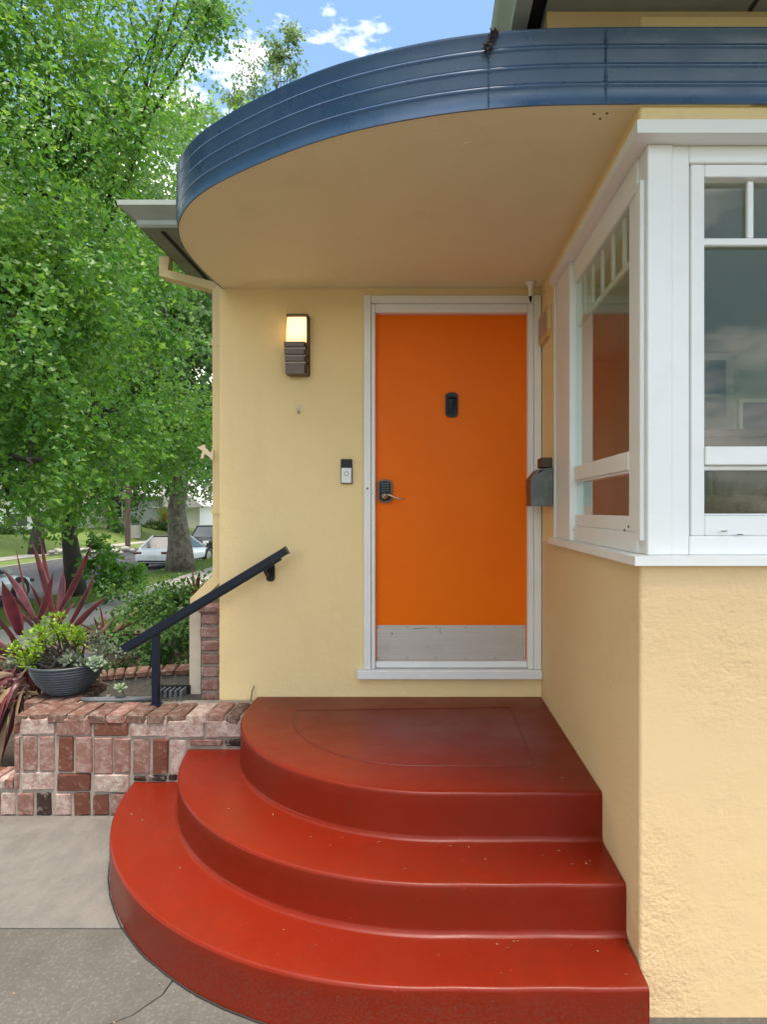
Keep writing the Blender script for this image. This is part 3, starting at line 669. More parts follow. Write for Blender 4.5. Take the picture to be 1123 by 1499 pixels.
tv = thing('framed_panel', 'dark blue panel in a white frame standing on the mantel behind the front window', 'picture', (2.9, 4.8, 2.08))
q0 = P(1085, 590, 4.8); q1 = P(1190, 634, 4.8)
MB().box((q0.x, 4.78, q1.z), (q1.x, 4.80, q0.z)).build('picture', mat('panel_blue', (.03, .05, .075), .2), tv)
MB().box((q0.x-.03, 4.765, q1.z-.02), (q0.x, 4.81, q0.z+.03)).box((q0.x+.001, 4.765, q0.z+.001), (q1.x, 4.81, q0.z+.03)).build('frame', white, tv)
ch_ = thing('armchair', 'pale green armchair low behind the front window', 'armchair', (1.62, 2.9, .6))
mb = MB().box((1.42, 2.62, 1.0), (1.62, 3.3, 1.60), .05); mb.build('armrest', fabric, ch_); MB().box((1.60, 2.72, .95), (2.25, 3.3, 1.50), .06).build('seat', fabric, ch_); MB().box((1.5, 3.2, .95), (2.25, 3.4, 1.62), .06).build('backrest', fabric, ch_)
for (a, b) in ((1.46, 2.66), (2.2, 2.76), (1.54, 3.34), (2.2, 3.34)): MB().box((a, b, .6), (a+.04, b+.04, 1.0)).build('leg', wood, ch_)
bk_ = thing('wicker_basket', 'brown wicker basket behind the lower front pane', 'basket', (1.25, 2.5, .95))
MB().lathe([(.13, 0), (.16, .2), (.17, .60), (.15, .62)], (1.25, 2.55, 1.06), 18).build('basket_body', wicker, bk_, smooth=True)
mb = MB()
for k in range(9):
    a = random.uniform(0, 6.28); r_ = random.uniform(.02, .12)
    mb.tube([(1.25+r_*math.cos(a)*.4, 2.55+r_*math.sin(a)*.4, 1.55), (1.25+r_*math.cos(a), 2.55+r_*math.sin(a), 1.66), (1.27+1.5*r_*math.cos(a), 2.55+1.5*r_*math.sin(a), 1.70+random.random()*.08)], [.016, .012, .004], 6)
tag(mb.build('driftwood', wicker), 'bundle of brown driftwood sticks standing in the wicker basket', 'driftwood')
bx_ = box('basket_stand', (.95, 2.3, .6), (1.40, 2.8, .978), wood); tag(bx_, 'dark wooden stand under the wicker basket inside the window', 'stand')

# ------------------------------------------------------------------ entry steps
steps = thing('entry_steps', 'glossy red painted round concrete steps up to the orange door', 'steps', (.1, 3.4, 0))
SD = [(.092, 3.435, 1.057, .532, .345), (.072, 3.428, 1.328, .347, .172), (.013, 3.426, 1.559, .173, -.02)]
YB = 3.27
for i, (cx, cy, r, zt, zb) in enumerate(SD):
    xr = .699 if i < 2 else .692
    yb = 3.598 if i == 0 else 3.40
    path = [Vector((cx-r, yb, 0))]
    path += [Vector((cx-r*math.cos(a), cy-r*math.sin(a), 0)) for a in np.linspace(0, math.pi/2, 49)]
    nseg = 8
    path += [Vector((cx+(xr-cx)*k/nseg, cy-r+.0018*math.sin(k*1.7), 0)) for k in range(1, nseg+1)]
    pn = norms(path)
    pn = [(p, (-n[0], -n[1])) if (n[0]*(p[0]-.1)+n[1]*(p[1]-3.4)) < 0 else (p, n) for p, n in pn]
    rr = .013; prof = [(-.05, zt), (-rr-.012, zt), (-rr, zt-.0006)]
    for k in range(1, 7):
        a = k/6*math.pi/2; prof.append((-rr+rr*math.sin(a), zt-rr+rr*math.cos(a)-.0006))
    fl = .022 if i < 2 else 0.004
    prof += [(.001, zt-.05), (.0, zb+fl)]
    for k in range(1, 6):
        a = k/5*math.pi/2; prof.append((fl*(1-math.cos(a)), zb+fl*(1-math.sin(a))-(.003 if k == 5 else 0)))
    mb = MB().sweep(pn, prof)
    inner = [(p[0]+n[0]*-.05, p[1]+n[1]*-.05) for p, n in pn]
    mb.add([(a, b, zt) for a, b in inner]+[(xr, yb, zt), (cx, yb-.02, zt)], [(k, k+1, len(inner)+1) for k in range(len(inner))]+[(len(inner), 0, len(inner)+1)])
    if i == 2:   # closed right end beyond the wall corner
        y0 = cy-r; mb.add([(xr, y0+.001, zb), (xr, 2.3, zb), (xr, 2.3, zt-.0005), (xr, y0+.02, zt-.0005), (xr, y0+.001, zt-.014)], [(0, 1, 2, 3, 4)])
    mb.build('step', red, steps, auto=35)
cx, cy, r = SD[2][:3]
jp = [Vector((cx-(r+.006)*math.cos(a), cy-(r+.006)*math.sin(a), 0)) for a in np.linspace(.05, math.pi/2, 40)]+[Vector((cx+(.70-cx)*k/4, cy-r-.006, 0)) for k in range(1, 5)]
MB().sweep([((p.x+random.uniform(-.002, .002), p.y+random.uniform(-.002, .002)), (-.7, -.7)) for p in jp], [(-.005, .0), (-.001, .0012), (.001, .0008), (.002, 0)]).build('base_joint', darkgap, steps)
# bead of the inlaid panel on the landing
zi = .533
pts = [PG(748, 1035, zi), PG(434, 1040, zi)]
cA = PG(434, 1040, zi); cB = PG(620, 1121, zi)
for k in range(1, 20):
    a = k/20*math.pi/2; pts.append(Vector((cB.x+(cA.x-cB.x)*math.cos(a), cA.y+(cB.y-cA.y)*math.sin(a), zi)))
pts += [cB, PG(783, 1121, zi), PG(748, 1035, zi)]
for p in pts: p.z = .5325
MB().tube(pts, .0042, 6, flat=.5).build('inlay_joint', red_dark, steps)

# ------------------------------------------------------------------ brick planter wall
YW = 3.28
bw = thing('brick_planter_wall', 'low old brick planter wall with worn whitewash beside the red steps', 'wall', (-1.5, YW, 0))
def zx(x): return (x/2.8075-PX)*YW/F
def zz(y): return EYE-(960+y/2.8075-PY)*YW/F
core = MB(); core.box((-2.165, YW+.007, -.1), (-.90, 3.50, zz(252)))
core.prism([(-2.16, YW+.01), (-1.97, YW+.2), (-1.97, 3.92), (-2.27, 3.92), (-2.27, 3.5)], .55, 'z', -.1)
core.box((-2.1, 3.49, -.1), (-.90, 3.597, .513)); core.build('mortar_core', mortar, bw)
def brick(x0, x1, y0, y1, m, dep=.10):
    j = lambda: random.uniform(-.0035, .0035)
    c = Vector(((zx(x0)+zx(x1))/2, YW+dep/2-.004+j(), (zz(y0)+zz(y1))/2)); w_ = zx(x1)-zx(x0); h_ = zz(y0)-zz(y1)
    mbk = MB().box((-w_/2+j()*.5, -dep/2, -h_/2), (w_/2, dep/2, h_/2+j()*.5), .006); mbk.v = [(a+random.gauss(0, .0016), b+random.gauss(0, .0016), c_+random.gauss(0, .0016)) for a, b, c_ in mbk.v]
    o = mbk.build('brick', m); o.parent = bw; o.location = c-ORG[bw.name]; o.rotation_euler = (0, R(random.uniform(-.8, .8)), 0); return o
W_, K_, R_, D_ = bk_white, bk_pink, bk_red, bk_dark
for a in [(55,74,258,320,R_),(85,222,258,325,W_),(228,372,258,328,K_),(382,525,262,330,R_),(535,680,266,332,W_),(690,835,266,334,W_),(845,992,266,336,W_),
          (55,80,330,475,K_),(90,150,330,473,K_),(160,222,330,475,K_),(238,300,334,475,R_),(312,375,334,480,K_),(385,460,336,485,K_),(468,535,340,482,K_),(545,615,342,485,K_),(625,690,342,485,R_),(698,765,345,488,W_),(778,915,343,371,K_),(925,990,343,371,D_),
          (55,75,482,550,K_),(85,220,480,552,W_),(235,370,486,554,R_),(385,530,488,560,W_),(548,600,495,516,D_),(606,680,493,514,D_),(690,724,490,512,D_),
          (68,135,565,655,K_),(148,207,562,655,D_),(225,290,568,655,W_),(305,368,565,655,R_),(380,445,572,655,R_),(455,520,566,650,K_)]:
    brick(*a)
# low kerb bricks to the left of the wall
brick(-90, -5, 560, 655, K_); brick(2, 58, 562, 655, W_); brick(-190, -100, 566, 655, R_)
MB().box((-3.4, YW+.01, -.1), (-2.168, 3.45, zz(545))).build('mortar_core', mortar, bw)
for k in range(8): brick(-230+k*36, -198+k*36, 505, 545, (R_, K_, W_, K_)[k % 4], .16)
caps = [52, 112, 190, 272, 354, 438, 514, 600, 680, 762, 848, 926, 990]
def capbrick(x0, x1, y0, y1, zt, rot=0, m=None):
    c = Vector(((x0+x1)/2, (y0+y1)/2, zt-.022+random.uniform(-.003, .003))); w_, d_ = x1-x0, y1-y0
    mbk = MB().box((-w_/2, -d_/2, -.026), (w_/2, d_/2, .022), .006); mbk.v = [(a+random.gauss(0, .002), b+random.gauss(0, .002), c_+random.gauss(0, .002)) for a, b, c_ in mbk.v]; o = mbk.build('brick', m or bk_cap); o.parent = bw; o.location = c-ORG[bw.name]
    o.rotation_euler = (0, R(random.uniform(-.8, .8)), rot+R(random.uniform(-1.2, 1.2))); return o
for k in range(12):
    a, b = zx(caps[k])+.005, zx(caps[k+1])-.007
    capbrick(a, b, YW-.005+random.uniform(-.004, .004), 3.485, .534, m=(W_ if k in (9,) else (K_ if k in (5, 10) else bk_cap)))
for k in range(3): capbrick(-2.26+k*.095, -2.172+k*.095, 3.50, 3.70, .53)
for k in range(2): capbrick(-2.27+k*.15, -2.13+k*.15, 3.71, 3.80, .53)
for k in range(2): capbrick(-2.28+k*.15, -2.14+k*.15, 3.81, 3.90, .53)

# ------------------------------------------------------------------ handrail
rail = thing('handrail', 'dark navy metal handrail sloping from the yellow wall to a post on the brick wall', 'handrail', (-1.48, 3.44, .53))
YR = 3.45
a_, b_ = P(183, 948, YR), P(419, 806, YR)
rp_ = MB().rtube([a_, b_], .05, .042, up=(0, 0, 1)).build('rail', navy, rail)
d_ = (b_-a_).normalized(); up_ = Vector((-d_.z, 0, d_.x))
MB().rtube([a_+d_*.01-up_*.026, b_-d_*.05-up_*.026], .03, .012).build('rail_channel', blackm, rail)
MB().rtube([b_, b_+d_*.006], .054, .046).build('end_cap', navy, rail); MB().rtube([a_-d_*.006, a_], .054, .046).build('end_cap', navy, rail)
pt = P(228, 930, YR); MB().box((pt.x-.017, YR-.017, .533), (pt.x+.017, YR+.017, pt.z+.0)).build('post', navy, rail)
MB().box((pt.x-.03, YR-.03, .5335), (pt.x+.03, YR+.03, .539)).build('base_plate', navy, rail)
br = P(396, 838, 3.59)
plate(br, .046, .105, .016, 3.583, .017).build('wall_bracket', blackm, rail)
MB().tube([(br.x, 3.585, br.z-.012), (br.x-.004, 3.52, br.z-.004), (br.x-.008, YR+.005, br.z+.042)], .011, 8).build('bracket_arm', blackm, rail)

# ------------------------------------------------------------------ wall lamp, hook, doorbell, mailbox, plaque
lx0, lx1 = (419-PX)*3.55/F, (452-PX)*3.55/F; lzt, lzb = EYE+(PY-460)*3.55/F, EYE+(PY-549)*3.55/F
lamp = thing('wall_lamp', 'bronze wall lamp with a lit frosted shade and three slots beside the door', 'lamp', ((lx0+lx1)/2, 3.6, (lzt+lzb)/2))
MB().box((lx0+.004, 3.578, lzb), (lx1, 3.599, lzt), .006).build('back_plate', bronze, lamp)
zm = lzb+(lzt-lzb)*.49
mb = MB().box((lx0+.002, 3.535, lzt-.014), (lx1-.001, 3.5775, lzt-.001), .004).box((lx1-.012, 3.54, zm-.03), (lx1-.002, 3.577, lzt-.0145), .002); mb.build('top_frame', bronze, lamp)
# glass: bowed box
MB().prism([(3.577, lzb+.015), (3.577, zm-.0005), (3.520, zm-.0005), (3.528, lzb+.015)], (lx1-lx0)-.022, 'x', lx0+.006).build('lower_glass', mat('pale_glass', (.62, .55, .46), .35), lamp)
pr = [(3.577, zm), (3.577, lzt-.016), (3.552, lzt-.016), (3.535, lzt-.06), (3.524, lzt-.12), (3.520, zm)]
bulb(lampglass, ((lx0+lx1)/2-.005, 3.55, zm+.10))
MB().prism(pr, (lx1-lx0)-.022, 'x', lx0+.006).build('lamp_shade', lampglass, lamp)
hh = (zm+.008-lzb)
zc_ = zm+.008
for (t0, t1) in ((0, .15), (.215, .385), (.45, .60), (.665, 1.0)):
    z1_, z0_ = zc_-hh*t0, zc_-hh*t1; yo = 3.502+.02*t0*t0
    MB().prism([(lx0-.003+.008*t0, yo), (lx1-.020, yo-.001), (lx1-.006, 3.53), (lx1-.006, 3.577), (lx0+.001, 3.577), (lx0-.003+.008*t0, 3.53)], z1_-z0_, 'z', z0_).build('cover_band', bronze, lamp)
hk = P(436.5, 599, 3.585)
hook = thing('coat_hook', 'small steel hook on the yellow wall below the lamp', 'hook', tuple(hk))
MB().box((hk.x-.006, 3.592, hk.z-.022), (hk.x+.006, 3.599, hk.z+.026), .002).build('back_plate', steel, hook)
MB().tube([(hk.x+.001, 3.594, hk.z-.012), (hk.x+.003, 3.58, hk.z-.024), (hk.x+.003, 3.566, hk.z-.018), (hk.x+.002, 3.562, hk.z+.002)], .0042, 8).build('prong', steel, hook, smooth=True)
db0, db1 = P(499, 672, 3.58), P(515.5, 708, 3.58)
bell = thing('doorbell', 'video doorbell with black top and white lower face beside the door frame', 'doorbell', ((db0.x+db1.x)/2, 3.6, (db0.z+db1.z)/2))
MB().box((db0.x, 3.576, db1.z), (db1.x, 3.599, db0.z), .003).build('body', mat('bell_body', (.10, .085, .075), .4), bell)
zmid = db0.z-(db0.z-db1.z)*.36
MB().box((db0.x+.001, 3.572, zmid+.0005), (db1.x-.001, 3.5765, db0.z-.001), .002).build('camera_face', plastic_b, bell)
MB().box((db0.x+.004, 3.571, db1.z+.004), (db1.x-.004, 3.5765, zmid-.0005), .002).build('face_plate', plastic_w, bell)
cx_, cz_ = (db0.x+db1.x)/2, zmid-.034
MB().lathe([(.0135, 0), (.0135, -.0018), (.0105, -.0022), (.0105, 0)], (cx_, 3.571, cz_), 20, 'y').build('button_ring', mat('ring', (.3, .31, .32), .3), bell)
MB().lathe([(.0100, 0), (.0095, -.001), (0, -.0012)], (cx_, 3.571, cz_), 18, 'y').build('button', plastic_w, bell)
# mailbox on the side wall
mbx = thing('mailbox', 'dark pewter mailbox on the side wall next to the orange door', 'mailbox', (.70, 3.3, 1.7))
Y0, Y1 = 3.27, 3.42; xo = (777-PX)*Y0/F
zt_, zb_ = EYE+(PY-690)*Y0/F, EYE+(PY-741)*Y0/F
MB().prism([(.698, zb_), (.698, zt_+.012), (.66, zt_+.010), (.60, zt_-.02), (xo+.004, zt_-.05), (xo, zt_-.07), (xo+.004, zb_)], Y1-Y0, 'y', Y0).build('box_body', pewter, mbx, auto=40)
MB().prism([(.699, zt_+.014), (.62, zt_+.004), (xo, zt_-.05), (xo-.003, zt_-.045), (.62, zt_+.010), (.699, zt_+.021)], Y1-Y0+.008, 'y', Y0-.004).build('lid', pewter, mbx)
MB().box((.640, Y0+.02, zt_+.022), (.698, Y1-.02, zt_+.075), .004).build('back_plate', mat('aged_bronze', (.075, .05, .042), .45, metal=.5), mbx)
# house number plaque, seen edge-on
pq = thing('wall_plaque', 'narrow beige tile plaque on the side wall above the mailbox', 'plaque', (.70, 3.45, 2.6))
pf = [(3.30, 2.60), (3.30, 2.74), (3.42, 2.735), (3.585, 2.63), (3.585, 2.555), (3.54, 2.53), (3.42, 2.565)]
MB().prism([(3.31, 2.60), (3.31, 2.725), (3.58, 2.725), (3.58, 2.60), (3.54, 2.565), (3.35, 2.565)], .022, 'x', .677).build('frame', trimbeige, pq)
MB().box((.673, 3.35, 2.60), (.6765, 3.54, 2.70), .001).build('tile_face', mat('tile_face', (.42, .33, .27), .5), pq)
# soffit contact sensor
cs = Vector(((777-PX)*3.5/F, 3.5, ZS))
sn = thing('door_stay', 'white plunger shaped door stay hanging from the porch ceiling over the door corner', 'door stay', tuple(cs))
MB().lathe([(.028, .002), (.029, -.006), (.018, -.012), (.013, -.03), (.0125, -.075), (.010, -.078)], tuple(cs), 16).build('stem', white, sn, smooth=True)
MB().lathe([(.009, -.0785), (.008, -.095), (.003, -.112), (0, -.113)], tuple(cs), 10).build('tip', blackm, sn)
# little zigzag bracket at the house corner
ar = P(303, 660, 3.66)
zb2 = thing('wall_ornament', 'small beige arrow shaped metal ornament at the house corner beside the downspout', 'ornament', tuple(ar))
def ap(a, b): q = P(a, b, 3.63); return (q.x, q.z)
MB().prism([ap(289, 655), ap(300, 651), ap(301, 656), ap(309, 664), ap(311, 657), ap(313, 659), ap(312, 676), ap(309, 671), ap(300, 664), ap(297, 672), ap(294, 671), ap(297, 660)], .02, 'y', 3.62).build('arrow', beige_pipe, zb2)
# bare wire sticking up from the landing edge
MB().tube([P(367, 1026, 3.57), P(369, 1012, 3.57), P(372, 1004, 3.585)], .004, 6).build('wire_stub', mat('wire_beige', (.25, .2, .13), .7))
tag(bpy.data.objects['wire_stub'], 'thin stub of cable bent up against the yellow wall at the landing edge', 'cable')

# ------------------------------------------------------------------ planter bed: retaining wall, hose, pot
rw = thing('retaining_wall', 'old grey concrete garden wall with a brick red coping behind the planter', 'wall', (-2.1, 4.5, 0))
mb = MB(); curve = [(-2.42, 4.22), (-2.32, 4.34), (-2.2, 4.42), (-1.9, 4.52), (-1.5, 4.58), (-1.30, 4.6)]
pn = norms([Vector((*p, 0)) for p in catmull(curve, 4)])
MB().sweep(pn, [(-.05, -.1), (-.05, .42), (.07, .42), (.07, -.1)], True).build('wall_body', concrete_old, rw)
pth = catmull(curve, 4)
for i in range(len(pth)-1):
    c = (pth[i]+pth[i+1])/2; dd = (pth[i+1]-pth[i]); ang = math.atan2(dd.y, dd.x); L = dd.length
    o = MB().box((-L/2+.004, -.08, 0), (L/2-.004, .1, .045), .008).build('brick', bk_cap); o.parent = rw; o.location = Vector((c.x, c.y, .422))-ORG[rw.name]; o.rotation_euler = (0, 0, ang)
hp = [P(118, 1026, 3.55), P(140, 1024, 3.56), P(170, 1022, 3.57), P(200, 1025, 3.57), P(225, 1026, 3.58), P(245, 1020, 3.60), P(262, 1013, 3.62), P(272, 1016, 3.66)]
hp2 = [P(122, 1028, 3.53), P(150, 1028, 3.53), P(185, 1027, 3.54), P(225, 1029, 3.56)]
for p in hp+hp2: p.z = max(p.z, .532)
MB().tube(hp, .011, 8).tube(hp2, .010, 8).build('garden_hose', rubber, None, smooth=True)
tag(bpy.data.objects['garden_hose'], 'grey garden hose lying along the back of the brick wall cap', 'hose')
nz_ = thing('drain_grate', 'small dark slotted grate lying by the downspout foot', 'grate', (-1.46, 3.62, .53))
for k in range(6): MB().box((-1.55+k*.03, 3.56, .532), (-1.535+k*.03, 3.64, .58), .003).build('bar', rubber, nz_)
MB().box((-1.56, 3.641, .532), (-1.37, 3.66, .585)).build('back_plate', blackm, nz_)

pc = Vector((-2.125, 3.70, .532))
pot = thing('plant_pot', 'dark grey ribbed bowl pot on the brick wall corner', 'pot', tuple(pc))
pr = []; n_ = 60
for k in range(n_+1):
    t = k/n_; r_ = .10+.10*math.sin(t*1.45)**.85 ; pr.append((r_+.0042*math.sin(t*2*math.pi*10), .004+.165*t))
pr += [(.204, .170), (.206, .178), (.202, .184), (.190, .182), (.186, .150)]
MB().lathe([(.085, 0)]+pr, tuple(pc), 40).build('bowl', pot_m, pot, smooth=True)
MB().lathe([(.187, .150), (.10, .158), (0, .16)], tuple(pc), 24).build('soil', soil, pot)

# ------------------------------------------------------------------ foliage helpers (numpy)
def mesh_np(name, v, f, m_, parent=None, smooth=False):
    me = bpy.data.meshes.new(name); v = np.asarray(v, np.float32); o_ = org(parent); v = v-np.array([o_.x, o_.y, o_.z], np.float32)
    f = np.asarray(f, np.int32); k = f.shape[1]
    me.vertices.add(len(v)); me.vertices.foreach_set('co', v.ravel())
    me.loops.add(f.size); me.loops.foreach_set('vertex_index', f.ravel())
    me.polygons.add(len(f)); me.polygons.foreach_set('loop_start', np.arange(0, f.size, k, dtype=np.int32))
    me.update(calc_edges=True); me.validate()
    o = link(name, me, m_, parent); 
    if parent: ORG[o.name] = o_
    return o
def unit(a): return a/np.maximum(1e-9, np.linalg.norm(a, axis=-1, keepdims=True))
LEAF = {  # outline points (x across, y along), faces; a fold lifts the sides
    'fan': (np.array([[0,0,0],[-.28,.42,.06],[-.62,.80,.16],[-.22,1.0,.05],[0,.86,.0],[.24,1.0,.05],[.62,.78,.16],[.28,.42,.06]]), np.array([[0,1,4],[1,2,3],[1,3,4],[0,4,7],[7,4,5],[7,5,6]])),
    'oval': (np.array([[0,0,0],[-.30,.45,.10],[0,1,-.05],[.30,.45,.10],[0,.5,0]]), np.array([[0,4,1],[1,4,2],[0,3,4],[4,3,2]])),
    'star': (np.array([[0,0,0],[-.55,.15,.08],[-.25,.40,0],[-.55,.75,.1],[0,1.05,-.06],[.55,.75,.1],[.25,.40,0],[.55,.15,.08]]), np.array([[0,2,1],[0,6,2],[2,4,3],[2,6,4],[6,5,4],[0,7,6]])),
    'kite': (np.array([[0,0,0],[-.3,.5,.08],[0,1,0],[.3,.5,.08]]), np.array([[0,3,1],[1,3,2]])),
    'blade': (np.array([[-.06,0,0],[.06,0,0],[.0,1,.25]]), np.array([[0,1,2]])),
}
def leaves(pos, along, nrm, size, kind):
    base, tri = LEAF[kind]; n = len(pos)
    a = unit(along); side = unit(np.cross(nrm, a)); up = np.cross(a, side)
    s = size.reshape(-1, 1, 1)
    v = pos[:, None, :]+s*(base[None, :, 0:1]*side[:, None, :]+base[None, :, 1:2]*a[:, None, :]+base[None, :, 2:3]*up[:, None, :])
    f = tri[None]+(np.arange(n)*len(base))[:, None, None]
    return v.reshape(-1, 3), f.reshape(-1, 3)
def crown_sprays(lobes, n_spray, per, L, droop, size, kind, shell=.55, seed=0, upn=.55):
    r = np.random.default_rng(seed)
    vol = np.array([l[1][0]*l[1][1]+l[1][1]*l[1][2]+l[1][0]*l[1][2] for l in lobes]); pick = r.choice(len(lobes), n_spray, p=vol/vol.sum())
    C = np.array([l[0] for l in lobes], float)[pick]; Rr = np.array([l[1] for l in lobes], float)[pick]
    d = unit(r.normal(size=(n_spray, 3))); rad = (shell+(1-shell)*r.random((n_spray, 1))**.7)*(1+.12*r.normal(size=(n_spray, 1)))
    c = C+d*rad*Rr
    ncl = max(6, n_spray//16); cid = r.integers(0, ncl, n_spray)          # gather the sprays into hanging clumps
    cc = c[cid]; d = d[cid]; csz = (np.minimum.reduce(Rr, axis=1)[cid]*.31*(.6+.8*r.random(ncl)[cid])).reshape(-1, 1)
    c = cc+unit(r.normal(size=(n_spray, 3)))*r.random((n_spray, 1))**.5*csz*np.array([1.25, 1.25, .62])
    d = unit(d+.6*unit(c-cc))
    dirs = unit(d*.8+r.normal(size=(n_spray, 3))*.55+np.array([0, 0, -droop]))
    t = r.random((n_spray, per, 1)); 
    p = c[:, None, :]+dirs[:, None, :]*t*L+np.array([0, 0, -1])*(t**2)*L*droop*.5+r.normal(size=(n_spray, per, 3))*L*.10
    al = unit(dirs[:, None, :]*.5+r.normal(size=(n_spray, per, 3))*.75+np.array([0, 0, -.35-droop*.4]))
    nr = unit(r.normal(size=(n_spray, per, 3))*.6+d[:, None, :]*.45+np.array([0, 0, upn]))
    sz = size*(.55+.9*r.random(n_spray*per))
    return leaves(p.reshape(-1, 3), al.reshape(-1, 3), nr.reshape(-1, 3), sz, kind)
def wobble(a, b, n, amp, seed=0):
    r = random.Random(seed); a, b = Vector(a), Vector(b); o = []
    for i in range(n+1):
        t = i/n; k = math.sin(math.pi*t)*amp; o.append(a.lerp(b, t)+Vector((r.uniform(-k, k), r.uniform(-k, k), r.uniform(-k, k)*.5)))
    return o
def tree(name, label, base, rad, top, lobes, n_spray, per, L, droop, size, kind, lm, bm_, seed=0, group=None, lean=0, shell=.55):
    base = Vector(base); t = thing(name, label, 'tree', tuple(base), group)
    top = Vector(top); tr = wobble(base-Vector((0, 0, .3)), top, 8, rad*.7, seed)
    rs = [rad*(1.55 if i == 0 else 1.12 if i == 1 else 1-.075*i) for i in range(9)]
    MB().tube(tr, rs, 12).build('trunk', bm_, t, smooth=True)
    mb = MB(); rnd = random.Random(seed+5)
    for i, l in enumerate(lobes):
        c = Vector(l[0]); s0 = tr[rnd.randint(4, 8)]
        mid = wobble(s0, c+Vector((0, 0, -.2*l[1][2])), 5, .35, seed+i)
        mb.tube(mid, [rad*.42*(1-.16*k) for k in range(6)], 7)
        for k in range(6):
            dd = Vector((rnd.gauss(0, 1), rnd.gauss(0, 1), rnd.gauss(0, .8))).normalized(); e = c+Vector((dd.x*l[1][0], dd.y*l[1][1], dd.z*l[1][2]))*.85
            mb.tube(wobble(mid[rnd.randint(2, 5)], e, 4, .3, seed+k*7+i), [rad*.24, rad*.18, rad*.13, rad*.08, rad*.04], 5)
    mb.build('limb', bm_, t, smooth=True)
    v, f = crown_sprays(lobes, n_spray, per, L, droop, size, kind, shell, seed)
    c = mesh_np('crown', v, f, lm, t); c['kind'] = 'stuff'
    return t

# ginkgo by the kerb, crown hanging towards the porch
gb = P(110, 873, 17.3)
tree('ginkgo_tree', 'large bright green ginkgo with a dark trunk, its crown hanging beside the porch', gb, .23, (gb.x-.2, gb.y-.4, 7),
     [((-7.6, 12.2, 8.6), (2.6, 3.0, 3.0)), ((-9.2, 12.5, 5.0), (3.0, 3.2, 2.4)), ((-7.2, 10.8, 5.4), (1.9, 2.0, 2.0)), ((-9.0, 11.5, 2.9), (1.9, 2.0, 1.4)),
      ((-7.3, 13.0, 11.6), (2.2, 2.4, 2.0)), ((-9.6, 14, 12), (3.2, 3, 3)), ((-11.5, 14, 8), (3.4, 3.4, 4)), ((-8.0, 15.5, 4.6), (2.6, 2.6, 2.2)), ((-5.0, 13.2, 13.3), (1.2, 1.1, .7)), ((-12, 15.5, 4.2), (3, 3, 2.6)), ((-6.6, 10.4, 2.6), (1.2, 1.2, .7)), ((-7.7, 10.6, 1.9), (1.1, 1.1, .5)), ((-5.9, 11.4, 3.5), (.9, 1.2, .8))],
     11500, 13, .75, .5, .08, 'fan', lf_ginkgo, bark_dark, 3, 'street trees')
for i, (x, y) in enumerate([(-10.6, 3.4), (-10.2, -4.5)]):  # two unseen trees added to keep left sky light off the side wall
    tree('ginkgo_tree', ['ginkgo on the verge left of the driveway, nearest to the house corner', 'ginkgo on the verge left of the driveway, farther along the road'][i], (x, y, -.8), .22, (x, y, 5.5),
         [((x+.4, y, 8.0), (3.6, 4.0, 5.0)), ((x+1.4, y-.8, 4.4), (2.4, 2.4, 1.9)), ((x+1.2, y+1.2, 4.2), (2.2, 2.0, 1.8))], 2200, 12, .9, .5, .17, 'fan', lf_ginkgo, bark_dark, 71+i, 'street trees')
pb = P(264, 834, 24.3)
tree('plane_tree', 'tall plane tree with a mottled brown trunk in front of the white sedan', pb, .40, (pb.x-.25, pb.y+.2, 9.5),
     [((-9.6, 22.5, 8.8), (3.0, 3, 2.6)), ((-12, 24, 11), (4, 4, 3.4)), ((-8.2, 23.6, 6.2), (1.9, 2, 1.7)), ((-10.2, 25, 14.0), (4.2, 4, 3.2)), ((-12.6, 22.5, 6.0), (2.8, 2.4, 1.9)), ((-7.0, 25, 11), (2.6, 3, 2.6)), ((-10.6, 22.8, 4.3), (1.9, 1.4, .9)), ((-8.3, 23.2, 4.4), (.9, 1.2, 1.1)), ((-8.4, 26, 7.4), (2.2, 2, 2.4))],
     6200, 11, 1.0, .35, .14, 'star', lf_plane, bark_plane, 11, 'street trees')
fb = P(54, 812, 34)
tree('street_tree', 'broad street tree with a flared trunk across the road', fb, .33, (fb.x, fb.y, 7), [((fb.x-1, fb.y-1, 9), (5, 5, 4)), ((fb.x+4, fb.y+1, 8), (4, 4, 3.4)), ((fb.x-6, fb.y, 7), (4.5, 4, 3.5))],
     2200, 10, 1.3, .3, .22, 'oval', lf_dark, bark_dark, 21, 'street trees')
for i, (x, y, h_, r_, sd, lb) in enumerate([(-26, 52, 13, 6.5, 31, 'dark rounded tree behind the far white house'), (-18, 60, 15, 6.5, 32, 'tall rounded tree between the plane trunk and the porch, far beyond the street'), (-36, 50, 14, 7, 33, 'broad far tree left of the ginkgo trunk beyond the lawns'), (-9, 48, 13, 5.5, 34, 'far tree half hidden behind the house corner')]):
    tree('far_tree', lb, (x, y, -.2), .4, (x, y, h_*.6), [((x, y, h_*.62), (r_, r_, h_*.36)), ((x+r_*.6, y, h_*.45), (r_*.6, r_*.6, h_*.25)), ((x-r_*.6, y-1, h_*.5), (r_*.6, r_*.6, h_*.26))],
         1500, 9, 1.6, .25, .32, 'kite', lf_far if i % 2 else lf_dark, bark, sd, 'trees beyond the far houses')
q = P(402, 110, 26)
tree('slender_tree', 'slender pale tree top rising above the blue porch fascia', (q.x, 26, -.8), .16, (q.x, 26, q.z-1.5), [((q.x, 26, q.z-.4), (1.0, 1.0, 1.7)), ((q.x-1.0, 26, q.z-2.0), (1.2, 1.2, 1.5)), ((q.x+.7, 26, q.z+.9), (.55, .5, 1.0))],
     620, 9, .5, .1, .13, 'oval', lf_far, bark, 41)

